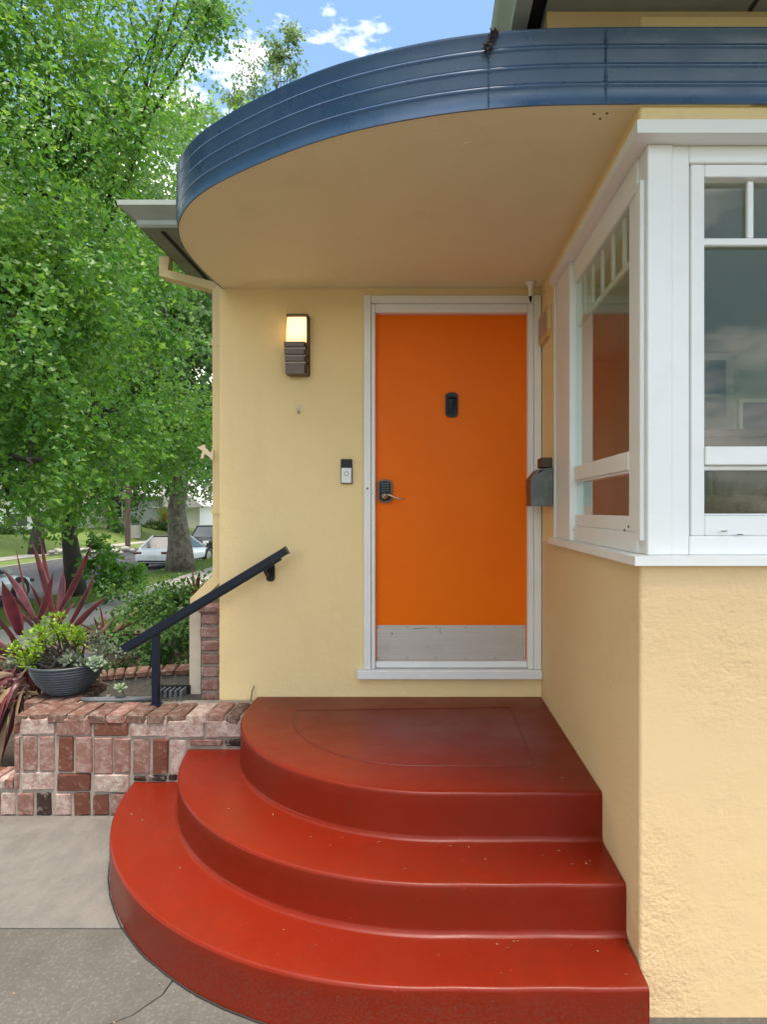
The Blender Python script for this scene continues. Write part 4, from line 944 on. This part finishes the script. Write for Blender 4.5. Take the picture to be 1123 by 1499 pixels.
# shrubs
def shrub(name, label, lobes, n_spray, per, L, size, kind, lm, seed, base=None, group=None, cat='shrub'):
    b = Vector(base) if base else Vector(lobes[0][0])-Vector((0, 0, lobes[0][1][2]))
    t = thing(name, label, cat, tuple(b), group)
    mb = MB(); rnd = random.Random(seed)
    for l in lobes:
        for k in range(6):
            dd = Vector((rnd.gauss(0, 1), rnd.gauss(0, 1), abs(rnd.gauss(0, 1)))).normalized()
            mb.tube(wobble(b, Vector(l[0])+Vector((dd.x*l[1][0], dd.y*l[1][1], dd.z*l[1][2]))*.8, 4, .04, seed+k), [.010, .008, .006, .005, .003], 5)
    mb.build('stem', bark, t)
    v, f = crown_sprays(lobes, n_spray, per, L, .1, size, kind, .35, seed, .8)
    c = mesh_np('foliage', v, f, lm, t); c['kind'] = 'stuff'; return t
shrub('green_shrub', 'dense green shrub filling the bed behind the handrail', [((-2.15, 5.3, .62), (.55, .5, .38)), ((-1.75, 5.4, .75), (.42, .5, .42)), ((-2.0, 4.95, .42), (.6, .22, .18))], 900, 12, .16, .042, 'oval', lf_shrub, 51, (-2.0, 5.3, .2))
shrub('loose_shrub', 'loose low shrub behind the pot at the end of the bed', [((-2.8, 5.5, .34), (.35, .4, .14)), ((-3.3, 6.0, .1), (.4, .5, .2))], 150, 10, .16, .045, 'oval', lf_shrub, 52, (-3.1, 5.7, .1))
q = P(151, 832, 15.5)
shrub('sapling', 'small leafy sapling growing right of the dark ginkgo trunk', [((q.x, 15.5, q.z+.1), (.42, .4, .42)), ((q.x-.1, 15.5, q.z+.62), (.36, .4, .25)), ((q.x+.35, 15.5, q.z-.2), (.5, .4, .35))], 220, 10, .3, .085, 'fan', lf_ginkgo, 53, (q.x, 15.5, -.8), cat='sapling')

# strap leaved plants
def strap(base, tip, width, sag, m_, parent, name='leaf', twist=0.0, n=9, fold=.25, side=None):
    base, tip = Vector(base), Vector(tip); d = tip-base; L = d.length
    s = d.cross(Vector((random.uniform(-.5, .5), 1, random.uniform(-.2, .2)))) if side is None else Vector(side)
    s.normalize(); vs = []; fs = []
    out_ = Vector((d.x, d.y, 0)); 
    for i in range(n+1):
        t = i/n; p = base.lerp(tip, t)+Vector((0, 0, 1))*sag*L*math.sin(math.pi*t)
        w_ = width*(.45+.9*math.sin(math.pi*min(1, t*.9+.12)))*(1 if t < .75 else max(.02, (1-t)/.25)**.8)
        a = twist*t; nrm_ = s.cross(d).normalized(); ss = s*math.cos(a)+nrm_*math.sin(a); nn = ss.cross(d).normalized()
        wv = 1+.10*math.sin(t*9+L*40)
        vs += [p-ss*w_*wv/2+nn*w_*fold*.5, p-ss*w_*.39+nn*w_*fold*.40, p-nn*w_*.04, p+ss*w_*.39+nn*w_*fold*.40, p+ss*w_*wv/2+nn*w_*fold*.5]
    for i in range(n):
        b = i*5; fs += [(b+j, b+j+1, b+j+6, b+j+5) for j in range(4)]
    o = MB().add(vs, fs).build(name, m_, parent, recalc=False, smooth=True)
    o.data.materials.append(lf_edge if m_ is lf_cord else lf_tan)
    o.data.polygons.foreach_set('material_index', [1 if k % 4 in (0, 3) else 0 for k in range(4*n)]); return o
YC = 4.15
cb = P(72, 985, YC); cb.z -= .15
cord = thing('red_cordyline', 'large burgundy strap leaved cordyline behind the pot at the left edge', 'plant', tuple(cb))
MB().tube([cb-Vector((0, 0, .45)), cb+Vector((.02, 0, .1)), cb+Vector((.03, 0, .3))], [.035, .03, .02], 8).build('stem', bark, cord)
for (bx, by, tx, ty, w_, sg, dy) in [(80,915,46,792,.062,.03,.05),(78,920,58,785,.05,.0,.2),(82,900,136,790,.042,-.06,-.1),(86,905,92,832,.055,.0,.1),(95,925,143,828,.036,-.05,-.15),(98,930,156,873,.048,.04,-.2),
        (55,910,78,836,.055,-.05,-.25),(50,905,2,831,.045,.06,.05),(28,930,2,850,.10,.0,-.3),(60,920,8,870,.05,.08,.1),(45,915,22,800,.02,.0,.3),(72,930,110,880,.04,.05,.2),(62,900,40,850,.05,.05,-.1),
        (40,990,0,905,.06,.05,-.25),(45,1010,-20,930,.055,.05,-.2),(48,1000,-10,960,.05,.08,-.2),(52,1020,10,940,.045,.02,-.25),(70,1000,60,930,.05,.0,-.2),(35,960,-30,880,.05,.05,.0),(66,940,20,890,.03,.05,.1),
        (55,1030,62,955,.03,.0,-.22),(60,1030,75,960,.03,.0,-.2),(48,1035,40,965,.03,.0,-.25)]:
    a = P(bx, by, YC+dy*.3); b = P(tx, ty, YC+dy); strap(a, b, w_*.68, sg, lf_cord, cord, twist=random.uniform(-.7, .7))
for k in range(22):
    a = P(45+random.uniform(-8, 12), 1000+random.uniform(-25, 25), YC+random.uniform(-.15, .15)); an = random.uniform(0, 6.28); l_ = random.uniform(.3, .6)
    b = a+Vector((math.cos(an)*l_-.12, math.sin(an)*l_*.6, random.uniform(-.1, .45))); strap(a, b, random.uniform(.025, .05), .12, lf_cord if k % 4 else lf_tan, cord, twist=random.uniform(-1, 1))
dl = thing('drooping_cordyline', 'skirt of drooping dry brown and red strap leaves left of the brick wall', 'plant', (-2.5, 3.7, .3))
for k in range(90):
    a = Vector((-2.44+random.uniform(-.30, .08), 3.72+random.uniform(-.12, .12), .50+random.uniform(-.05, .15))); an = random.uniform(2.6, 5.2); l_ = random.uniform(.25, .5)
    b = a+Vector((math.cos(an)*l_*.7, math.sin(an)*l_*.5, -random.uniform(.15, .48))); b.z = max(b.z, .13); b.x = min(b.x, -2.22)
    strap(a, b, random.uniform(.016, .034), .25, lf_tan if k % 3 == 0 else lf_cord, dl, twist=random.uniform(-1, 1), n=7)
cb2 = P(285, 870, 5.6)
c3 = thing('small_cordyline', 'small red cordyline tuft by the house corner above the green shrub', 'plant', tuple(cb2))
for (tx, ty, w_) in ((292, 836, .03), (272, 842, .025), (264, 858, .03), (300, 850, .03), (281, 830, .02), (288, 845, .03)): strap(P(285, 880, 5.6), P(tx, ty, 5.6+random.uniform(-.2, .2)), w_, .03, lf_cord, c3, n=6)
c4 = thing('twiggy_cordyline', 'thin leaved dark red cordyline low between the pot and the green shrub', 'plant', tuple(P(150, 930, 4.9)))
for k in range(16):
    an = random.uniform(-.3, 3.4); l_ = random.uniform(.15, .36); a = P(150+random.uniform(-12, 12), 935, 4.9); strap(a, a+Vector((math.cos(an)*l_, random.uniform(-.15, .15), abs(math.sin(an))*l_*.8)), .018, .05, lf_cord if k % 3 else lf_tan, c4, n=5)

# jade plant and succulents in the pot
jade = thing('jade_plant', 'bright green jade plant with bare grey stems growing in the bowl pot', 'plant', tuple(pc+Vector((0, 0, .155))))
mb = MB(); tipsJ = []
for k in range(11):
    a0 = pc+Vector((random.uniform(-.12, .06), random.uniform(-.07, .07), .155)); an = random.uniform(0, 6.28)
    tgt = P(*random.choice([(25, 948), (40, 940), (60, 925), (75, 915), (88, 908), (70, 935), (50, 955), (100, 925), (115, 930), (55, 965), (35, 962), (90, 925), (20, 955)]), 3.70+random.uniform(-.14, .12))
    pth_ = wobble(a0, tgt, 4, .025, k); mb.tube(pth_, [.012, .010, .008, .006, .004], 6); tipsJ.append((tgt, (tgt-a0).normalized()))
for (px, py) in [(25, 948), (40, 935), (58, 925), (72, 912), (86, 905), (68, 936), (48, 952), (100, 922), (112, 930), (60, 970), (34, 958), (92, 930), (78, 925), (118, 940), (18, 952), (105, 935), (60, 945), (45, 972)]:
    tg = P(px, py, 3.70+random.uniform(-.14, .10)); tipsJ.append((tg, Vector((random.uniform(-.4, .4), random.uniform(-.4, .4), 1)).normalized()))
    mb.tube(wobble(pc+Vector(((px-80)*.0018, random.uniform(-.05, .05), .19)), tg, 3, .02, px), [.007, .006, .005, .003], 5)
mb.build('stem', bark, jade)
pp = []; al = []; nr = []
for tg, dd in tipsJ:
    for k in range(46):
        v_ = Vector((random.gauss(0, 1), random.gauss(0, 1), random.gauss(0, 1))).normalized()
        pp.append(tg+v_*random.uniform(.005, .044)); al.append((v_+Vector((0, 0, .5))).normalized()); nr.append(Vector((random.gauss(0, .5), random.gauss(0, .5), 1)))
v, f = leaves(np.array(pp), np.array(al), unit(np.array(nr)), np.full(len(pp), .026)*(.7+.5*rng.random(len(pp))), 'oval')
v = v; c = mesh_np('foliage', v, f, lf_jade, jade); c['kind'] = 'stuff'
def rosette(name, label, c, r, n_, m_, tilt=(0, 0, 1), cat='succulent'):
    t = thing(name, label, cat, tuple(c)); up = Vector(tilt).normalized(); q = up.to_track_quat('Z', 'Y')
    for k in range(n_):
        a = k*2.399; lvl = k/n_; rr = r*(.45+.55*(1-lvl)); el = .15+lvl*1.0
        d = q @ Vector((math.cos(a)*math.cos(el), math.sin(a)*math.cos(el), math.sin(el))); s = q @ Vector((-math.sin(a), math.cos(a), 0))
        vs = []; th = d.cross(s)
        for (u, w_) in ((.0, .12), (.45, .30), (.75, .34), (1.0, .05)):
            p = Vector(c)+d*rr*u; vs += [p-s*w_*rr, p+th*.05*rr, p+s*w_*rr, p-th*.10*rr]
        fs = []
        for i in range(3):
            b = i*4; fs += [(b+j, b+(j+1) % 4, b+4+(j+1) % 4, b+4+j) for j in range(4)]
        fs.append((12, 13, 14, 15))
        MB().add(vs, fs).build('leaf', m_, t, smooth=True)
    return t
rosette('rosette_succulent', 'pale green rosette succulent at the right rim of the bowl pot', P(140, 972, 3.58), .062, 20, lf_succ, (.25, -.7, .6))
trs = rosette('trailing_rosette', 'small grey green rosette trailing below the bowl pot rim', P(175, 1008, 3.56), .045, 12, lf_succ, (.2, -.5, .8))
tr_ = MB().tube([P(142, 978, 3.6), P(148, 998, 3.57), P(160, 1003, 3.57), P(175, 1008, 3.57), P(183, 1018, 3.56)], .0035, 6).build('stem', bark, trs)
def tuft(name, label, pts_, n_, L, size, m_, cat='succulent'):
    t = thing(name, label, cat, tuple(pts_[0])); pp = []; al = []
    mb = MB()
    for p0 in pts_:
        for k in range(n_):
            d = Vector((random.gauss(0, .6), random.gauss(0, .6), random.uniform(.2, 1))).normalized(); l_ = L*random.uniform(.5, 1); mb.tube([p0, p0+d*l_*.6, p0+d*l_+Vector((0, 0, -.01))], .0022, 4)
            for j in range(9):
                w_ = Vector((random.gauss(0, 1), random.gauss(0, 1), random.gauss(0, 1)+.3)).normalized(); pp.append(p0+d*l_*(.25+.75*j/8)); al.append((w_+d).normalized())
    mb.build('stem', bark, t); v, f = leaves(np.array(pp), np.array(al), unit(rng.normal(size=(len(pp), 3))), np.full(len(pp), size), 'kite'); c = mesh_np('foliage', v, f, m_, t); c['kind'] = 'stuff'; return t
tuft('blue_succulent', 'blue grey spiky succulent in the middle of the bowl pot', [P(108, 968, 3.62), P(118, 972, 3.6), P(100, 972, 3.6)], 7, .07, .035, lf_grey)
tuft('trailing_succulent', 'grey green trailing succulent spilling over the right of the bowl pot', [P(135, 955, 3.75), P(150, 960, 3.72), P(165, 968, 3.7), P(128, 945, 3.75), P(145, 942, 3.8), P(172, 960, 3.75)], 9, .13, .022, lf_grey)
tuft('grey_weed', 'pale grey green weed at the foot of the cordyline left of the pot', [P(20, 985, 3.95), P(35, 975, 3.95)], 8, .13, .03, lf_grey, 'weed')
tuft('seedling', 'tiny green seedling beside the handrail post', [P(226, 1003, 3.75)], 4, .03, .022, lf_shrub, 'weed')

# ------------------------------------------------------------------ grass blades on verge and lawns
n_ = 90000
ss = rng.uniform(-8, 40, n_); tt = np.where(rng.random(n_) < .62, rng.uniform(.8, 2.55, n_), rng.uniform(13.5, 20, n_))
tt = np.where(rng.random(n_) < .28, rng.uniform(-3.0, -.8, n_), tt)
px_ = O0.x+U.x*ss+V.x*tt; py_ = O0.y+U.y*ss+V.y*tt; hz_ = np.array([height(a, b) for a, b in zip(px_, py_)])
pos = np.stack([px_, py_, hz_-.01], 1); al = unit(rng.normal(size=(n_, 3))*.35+np.array([0, 0, 1])); nr = unit(rng.normal(size=(n_, 3)))
v, f = leaves(pos, al, nr, .05+.07*rng.random(n_), 'blade')
v2 = v.reshape(-1, 3, 3); 
o = mesh_np('grass', v, f, lf_grass); o['kind'] = 'stuff'; o['label'] = 'short green grass on the verge and lawns'

# ------------------------------------------------------------------ cars
def car(name, label, paint, rear_c, heading, L=4.7, W=1.86, H=1.44, suv=False, plate_=True, group='cars parked along the kerb'):
    """local: x along length (0 rear .. L front), y across, z up"""
    t = thing(name, label, 'car', tuple(rear_c), group); ca, sa = math.cos(heading), math.sin(heading)
    def tw(p): return (rear_c[0]+p[0]*ca-p[1]*sa, rear_c[1]+p[0]*sa+p[1]*ca, rear_c[2]+p[2])
    def B(mb, n_, m_, p=t, **kw): mb.v = [tw(v) for v in mb.v]; return mb.build(n_, m_, p, **kw)
    zb = .24 if not suv else .32; hb = .86 if not suv else 1.02
    st_ = [(.0, .70, zb+.16, hb-.10), (.05, .80, zb+.06, hb-.02), (.25, .89, zb, hb+.04), (.9, .97, zb-.02, hb+.06), (1.9, 1.0, zb-.02, hb+.02), (3.0, 1.0, zb-.02, hb-.01), (3.7, .97, zb, hb-.06), (4.35, .90, zb+.02, hb-.16), (4.62, .78, zb+.08, hb-.24), (4.7, .62, zb+.16, hb-.32)]
    mb = MB(); ring = 12
    for (x, w_, z0, z1) in st_:
        x = x*L/4.7; w_ = w_*W/2
        pr = [(-.80, 0), (-.97, .16), (-1, .45), (-.985, .70), (-.93, .90), (-.80, 1.0), (.80, 1.0), (.93, .90), (.985, .70), (1, .45), (.97, .16), (.80, 0)]
        mb.v += [(x, a*w_, z0+b*(z1-z0)) for a, b in pr]
    for i in range(len(st_)-1):
        for k in range(ring): mb.f.append((i*ring+k, i*ring+(k+1) % ring, (i+1)*ring+(k+1) % ring, (i+1)*ring+k))
    mb.f.append(tuple(range(ring))); mb.f.append(tuple((len(st_)-1)*ring+k for k in range(ring)))
    body = B(mb, 'body', paint, smooth=False, auto=32)
    # greenhouse
    g0 = [(.42, .72, .0), (1.25, .62, 1.0), (2.35, .62, 1.0), (3.45, .74, .0)] if not suv else [(.10, .80, .0), (.42, .68, .96), (2.5, .68, 1.0), (3.4, .80, .0)]
    zc0 = hb+.0; mb = MB()
    for (x, w_, k) in g0:
        x = x*L/4.7; z = zc0+(H-.03-zc0)*k; mb.v += [(x, -w_*W/2*1.16, z), (x, w_*W/2*1.16, z)] if k < .5 else [(x, -w_*W/2, z), (x, w_*W/2, z)]
    mb.f = [(0, 1, 3, 2), (2, 3, 5, 4), (4, 5, 7, 6), (0, 2, 4, 6), (1, 3, 5, 7), (0, 1, 7, 6)]
    B(mb, 'cabin_glass', carglass)
    mb = MB(); x0, x1 = g0[1][0]*L/4.7, g0[2][0]*L/4.7; wr = g0[1][1]*W/2
    mb.box((x0-.05, -wr+.02, H-.045), (x1+.08, wr-.02, H), .03); B(mb, 'roof', carglass if not suv and paint is car_white else paint)
    for sy in (-1, 1):
        for (a, b) in ((0, 1), (2, 3)):
            pa, pb_ = g0[a], g0[b]; za = zc0+(H-.03-zc0)*pa[2]; zb_ = zc0+(H-.03-zc0)*pb_[2]
            wa = pa[1]*W/2*(1.16 if pa[2] < .5 else 1); wb_ = pb_[1]*W/2*(1.16 if pb_[2] < .5 else 1)
            B(MB().tube([(pa[0]*L/4.7, sy*wa, za), (pb_[0]*L/4.7, sy*wb_, zb_)], .045, 6), 'pillar', paint)
        B(MB().tube([(x0, sy*wr, H-.035), (x1, sy*wr, H-.035)], .035, 6), 'roof_rail', paint)
        B(MB().box((3.02*L/4.7, sy*(W/2+.0), hb+.0), (3.16*L/4.7, sy*(W/2+.16), hb+.14), .03), 'mirror', paint)
        B(MB().box((1.95*L/4.7, sy*(W/2-.01), hb-.19), (2.1*L/4.7, sy*(W/2+.015), hb-.165), .004), 'door_handle', paint)
        B(MB().prism([(-.012, hb-.16), (.10, hb-.20), (.12, hb-.06), (.0, hb-.05)], .40, 'y', (.40 if sy > 0 else -.80)).build if False else MB().box((-.02, sy*.42*W/1.86, hb-.19), (.14, sy*.84*W/1.86, hb-.08), .03), 'tail_light', tail_m)
        B(MB().box((L-.30, sy*.50, hb-.36), (L-.05, sy*.80, hb-.27), .03), 'headlight', carglass)
    if plate_: B(MB().box((-.03, -.17, hb-.36), (.03, .17, hb-.24), .004), 'number_plate', plate_m)
    B(MB().box((-.015, -.62, zb+.10), (.2, .62, zb+.16), .01), 'bumper_trim', tyre_m)
    for xw in (.92*L/4.7, 3.78*L/4.7):
        for sy in (-1, 1):
            rw_ = .335 if not suv else .37; yw = sy*(W/2-.10)
            B(MB().lathe([(rw_*1.10, -.125), (rw_*1.10, .125)], (xw, yw, rw_), 24).build if False else MB().lathe([(0, -.118), (rw_*1.13, -.118), (rw_*1.13, .118), (0, .118)], (0, 0, 0), 26, 'y'), 'wheel_arch', tyre_m) if False else None
            mbw = MB().lathe([(rw_*.70, -.11), (rw_*.95, -.11), (rw_, -.08), (rw_, .08), (rw_*.95, .11), (rw_*.70, .11)], (xw, yw, rw_), 26, 'y'); wv = B(mbw, 'wheel', tyre_m)
            mbw = MB().lathe([(0, .02*sy), (rw_*.70, .02*sy), (rw_*.72, .10*sy)], (xw, yw, rw_), 22, 'y'); B(mbw, 'hub', tyre_m, wv)
            mbw = MB()
            for k in range(7):
                a = k*2*math.pi/7; mbw.tube([(xw+.04*math.cos(a), yw+.08*sy, rw_+.04*math.sin(a)), (xw+rw_*.72*math.cos(a), yw+.10*sy, rw_+rw_*.72*math.sin(a))], [.03, .022], 4)
            mbw.lathe([(rw_*.68, .085*sy), (rw_*.74, .112*sy), (rw_*.70, .112*sy)], (xw, yw, rw_), 22, 'y'); B(mbw, 'rim', rim_m, wv)
            ma = MB(); arcp = [(xw+rw_*1.16*math.cos(a), sy*(W/2-.012), rw_+rw_*1.16*math.sin(a)) for a in np.linspace(-.25, math.pi+.25, 15)]
            inner = [(xw+0*math.cos(a), sy*(W/2+.004), rw_) for a in (0,)]
            ma.add(arcp+[(p[0], sy*(W/2-.30), p[2]) for p in arcp], [(i, i+1, 16+i, 15+i) for i in range(14)])
            ma.add([(p[0], sy*(W/2+.006), p[2]) for p in arcp], [tuple(range(15))]); B(ma, 'wheel_arch', tyre_m)
    return t
hd = math.atan2(U.y, U.x)
ZR = -.95
def road_pt(px, py): return PG(px, py, ZR)
q = P(221, 836, 26.6); q.z = -.95; car('white_sedan', 'white sedan parked facing away behind the plane trunk', car_white, (q.x, q.y, q.z), hd-R(6), H=1.44)
q = P(301, 806, 36); q.z = -.95; car('dark_suv', 'dark sport utility car parked beyond the white sedan at the house corner', car_black, (q.x, q.y, q.z), hd-R(2), L=4.6, W=1.9, H=1.68, suv=True)
# near pale car: put its front wheel at the pixel
rear = Vector((-11.93, 13.3, ZR)); car('pale_car', 'pale white car at the left edge seen through the cordyline leaves', car_pale, tuple(rear), hd, H=1.5)

# ------------------------------------------------------------------ street furniture and far houses
q = P(186.5, 807, 38)
up = thing('utility_pole', 'weathered brown wooden utility pole by the far kerb', 'utility pole', tuple(q))
MB().tube([q-Vector((0, 0, .3)), q+Vector((.05, 0, 10))], [.16, .12], 10).build('pole', wood_pole, up)
MB().box((q.x-1.1, q.y-.06, q.z+9.2), (q.x+1.1, q.y+.06, q.z+9.34)).build('crossarm', wood_pole, up)
def far_house(name, label, x0, x1, y0, y1, z0, zw, zr, wm, rm, wins, porch=None):
    t = thing(name, label, 'house', ((x0+x1)/2, y0, z0))
    MB().box((x0, y0, z0-.5), (x1, y1, zw)).build('wall', wm, t)
    xm = (x0+x1)/2
    MB().prism([(x0-.5, zw-.05), (x1+.5, zw-.05), (x1+.5, zw+.1), (xm, zr), (x0-.5, zw+.1)], y1-y0+.9, 'y', y0-.6).build('roof', rm, t)
    for (a, b, c, d) in wins:
        f_ = MB().box((a-.08, y0-.06, c-.08), (b+.08, y0-.002, d+.08)).build('window', white, t)
        MB().box((a, y0-.075, c), ((a+b)/2-.02, y0-.061, d)).build('pane', dark_room, f_); MB().box(((a+b)/2+.02, y0-.075, c), (b, y0-.061, d)).build('pane', dark_room, f_)
    if porch:
        a, b, zt2, dpt = porch
        MB().prism([(a-.3, zt2), (b+.3, zt2), (b+.3, zt2+.15), ((a+b)/2, zt2+1.0), (a-.3, zt2+.15)], dpt, 'y', y0-dpt-.62).build('porch_roof', rm, t)
        for xx in np.linspace(a, b-.14, 4): MB().box((xx, y0-dpt-.3, z0-.5), (xx+.14, y0-dpt-.16, zt2-.002)).build('column', white, t)
        MB().box((a+.2, y0-.03, z0+.1), (b-.2, y0-.003, zt2-.25)).build('opening', dark_room, t)
    return t
def hx(px, Y): return (px-PX)*Y/F
def hz2(py, Y): return EYE-(py-PY)*Y/F
far_house('white_house', 'white roofed house with a dark porch seen beyond the plane tree trunk', hx(196, 66), hx(292, 66), 66, 74, -.1, hz2(742, 66), hz2(700, 66), house_white, roof_pale, [(hx(245, 66), hx(256, 66), hz2(765, 66), hz2(748, 66))], (hx(194, 66), hx(234, 66), hz2(744, 66), 2.2))
far_house('grey_house', 'grey house with white mullioned window left of the utility pole', hx(120, 58), hx(184, 58), 58, 66, -.1, hz2(725, 58), hz2(690, 58), house_grey, roof_pale, [(hx(165, 58), hx(178, 58), hz2(757, 58), hz2(735, 58)), (hx(135, 58), hx(148, 58), hz2(757, 58), hz2(735, 58))])
far_house('left_house', 'white house half hidden behind the hedge at the left edge', hx(-60, 48), hx(62, 48), 48, 56, -.1, hz2(738, 48), hz2(690, 48), house_white, roof_pale, [(hx(10, 48), hx(40, 48), hz2(770, 48), hz2(752, 48)), (hx(-40, 48), hx(-10, 48), hz2(770, 48), hz2(752, 48))])
far_house('teal_house', 'pale teal house behind the dark utility car', hx(276, 74), hx(330, 74), 74, 82, -.1, hz2(738, 74), hz2(705, 74), far_teal, roof_pale, [(hx(290, 74), hx(300, 74), hz2(765, 74), hz2(750, 74))])
def hedge(name, label, x0, x1, y, z0, z1, lm, seed, cat='hedge', d=.8):
    n_l = max(1, int((x1-x0)/1.2)); lob = [((x0+(i+.5)*(x1-x0)/n_l, y, (z0+z1)/2), ((x1-x0)/n_l*.75, d, (z1-z0)/2)) for i in range(n_l)]
    shrub(name, label, lob, 260*n_l if n_l < 4 else 130*n_l, 9, .35, .13, 'oval', lm, seed, ((x0+x1)/2, y, z0), cat=cat)
hedge('clipped_hedge', 'clipped dark hedge across the road at the left edge', hx(-60, 40), hx(40, 40), 40, hz2(786, 40), hz2(768, 40), lf_dark, 61)
hedge('round_bush', 'round green bush beside the grey house left of the pole', hx(158, 50), hx(200, 50), 50, hz2(783, 50), hz2(755, 50), lf_shrub, 62, 'bush')
hedge('low_bush', 'low dark green bush in front of the dark porch', hx(214, 58), hx(238, 58), 58, hz2(778, 58), hz2(762, 58), lf_dark, 63, 'bush')
hedge('yellow_bush', 'yellow green bush right of the dark porch', hx(236, 60), hx(248, 60), 60, hz2(775, 60), hz2(748, 60), lf_yellow, 64, 'bush')
wl = MB().box((hx(190, 49), 49, -.6), (hx(202, 49), 49.4, hz2(769, 49))).build('garden_wall', kerb_m); tag(wl, 'short pale garden wall pier beside the utility pole', 'wall')
rock = thing('rock_border', 'row of pale boulders along the far kerb behind the ginkgo trunk', 'rocks', tuple(P(165, 808, 33)))
for k in range(14):
    c = P(75+k*9, 806+random.uniform(-3, 3), 33+random.uniform(-1, 1)); r_ = random.uniform(.15, .32)
    me = bpy.data.meshes.new('boulder'); bm = bmesh.new(); bmesh.ops.create_icosphere(bm, subdivisions=2, radius=r_)
    for vv in bm.verts: vv.co *= random.uniform(.8, 1.12); vv.co.z *= .6
    bm.to_mesh(me); bm.free(); o = link('boulder', me, kerb_m, rock, smooth=True); o.location = c-ORG[rock.name]
t = thing('neighbour_house', 'grey green neighbour house across the driveway, behind the viewer', 'house', (2, -30, -.05))  # unseen house added to darken what the front glass reflects
MB().box((-5, -37, -.3), (9, -30, 3.0)).build('wall', house_grey, t)
MB().prism([(-5.6, 2.95), (9.6, 2.95), (9.6, 3.1), (2, 5.6), (-5.6, 3.1)], 8, 'y', -37.5).build('roof', shingle, t)
for x in (-2.6, 2.2, 6.0):
    f_ = MB().box((x-.9, -29.998, 1.0), (x+.9, -29.94, 2.4)).build('window', white, t); MB().box((x-.82, -29.939, 1.08), (x+.82, -29.93, 2.32)).build('pane', dark_room, f_)

# small debris: leaf bits and twigs on the paving and in the corners of the treads
mb = MB(); rn = random.Random(4)
def bit(x, y, z):
    a = rn.uniform(0, 6.28); l_ = rn.uniform(.003, .007); w_ = l_*rn.uniform(.25, .6); ca, sa = math.cos(a), math.sin(a)
    q = [(-l_, 0, 0), (0, -w_, rn.uniform(0, .003)), (l_, 0, rn.uniform(0, .003)), (0, w_, 0)]
    mb.add([(x+u*ca-v_*sa, y+u*sa+v_*ca, z+.0015+h_) for u, v_, h_ in q], [(0, 1, 2), (0, 2, 3)])
for k in range(90): bit(rn.uniform(-2.4, -.75), rn.uniform(1.6, 3.26), .001) if rn.random() < .75 else bit(rn.uniform(-2.3, -1.5), rn.uniform(3.2, 3.27), .001)
for (cx, cy, r, zt, zb), (r0, r1) in zip(SD[1:], ((1.085, 1.30), (1.36, 1.53))):
    for k in range(20):
        if rn.random() < .5:
            a = rn.uniform(.25, math.pi/2); rr = r0+(r1-r0)*rn.random()**2.2; bit(cx-rr*math.cos(a), 3.43-rr*math.sin(a), zt)
        else: rr = r0+(r1-r0)*rn.random()**2; bit(rn.uniform(.1, .66), 3.43-rr, zt)
for k in range(8): bit(rn.uniform(-.7, .6), rn.uniform(2.5, 3.5), .532)
o = mb.build('leaf_litter', mat('litter_tan', (.26, .17, .09), .8), recalc=False); o['kind'] = 'stuff'; o['label'] = 'scattered dry leaf bits on the steps and the paving'
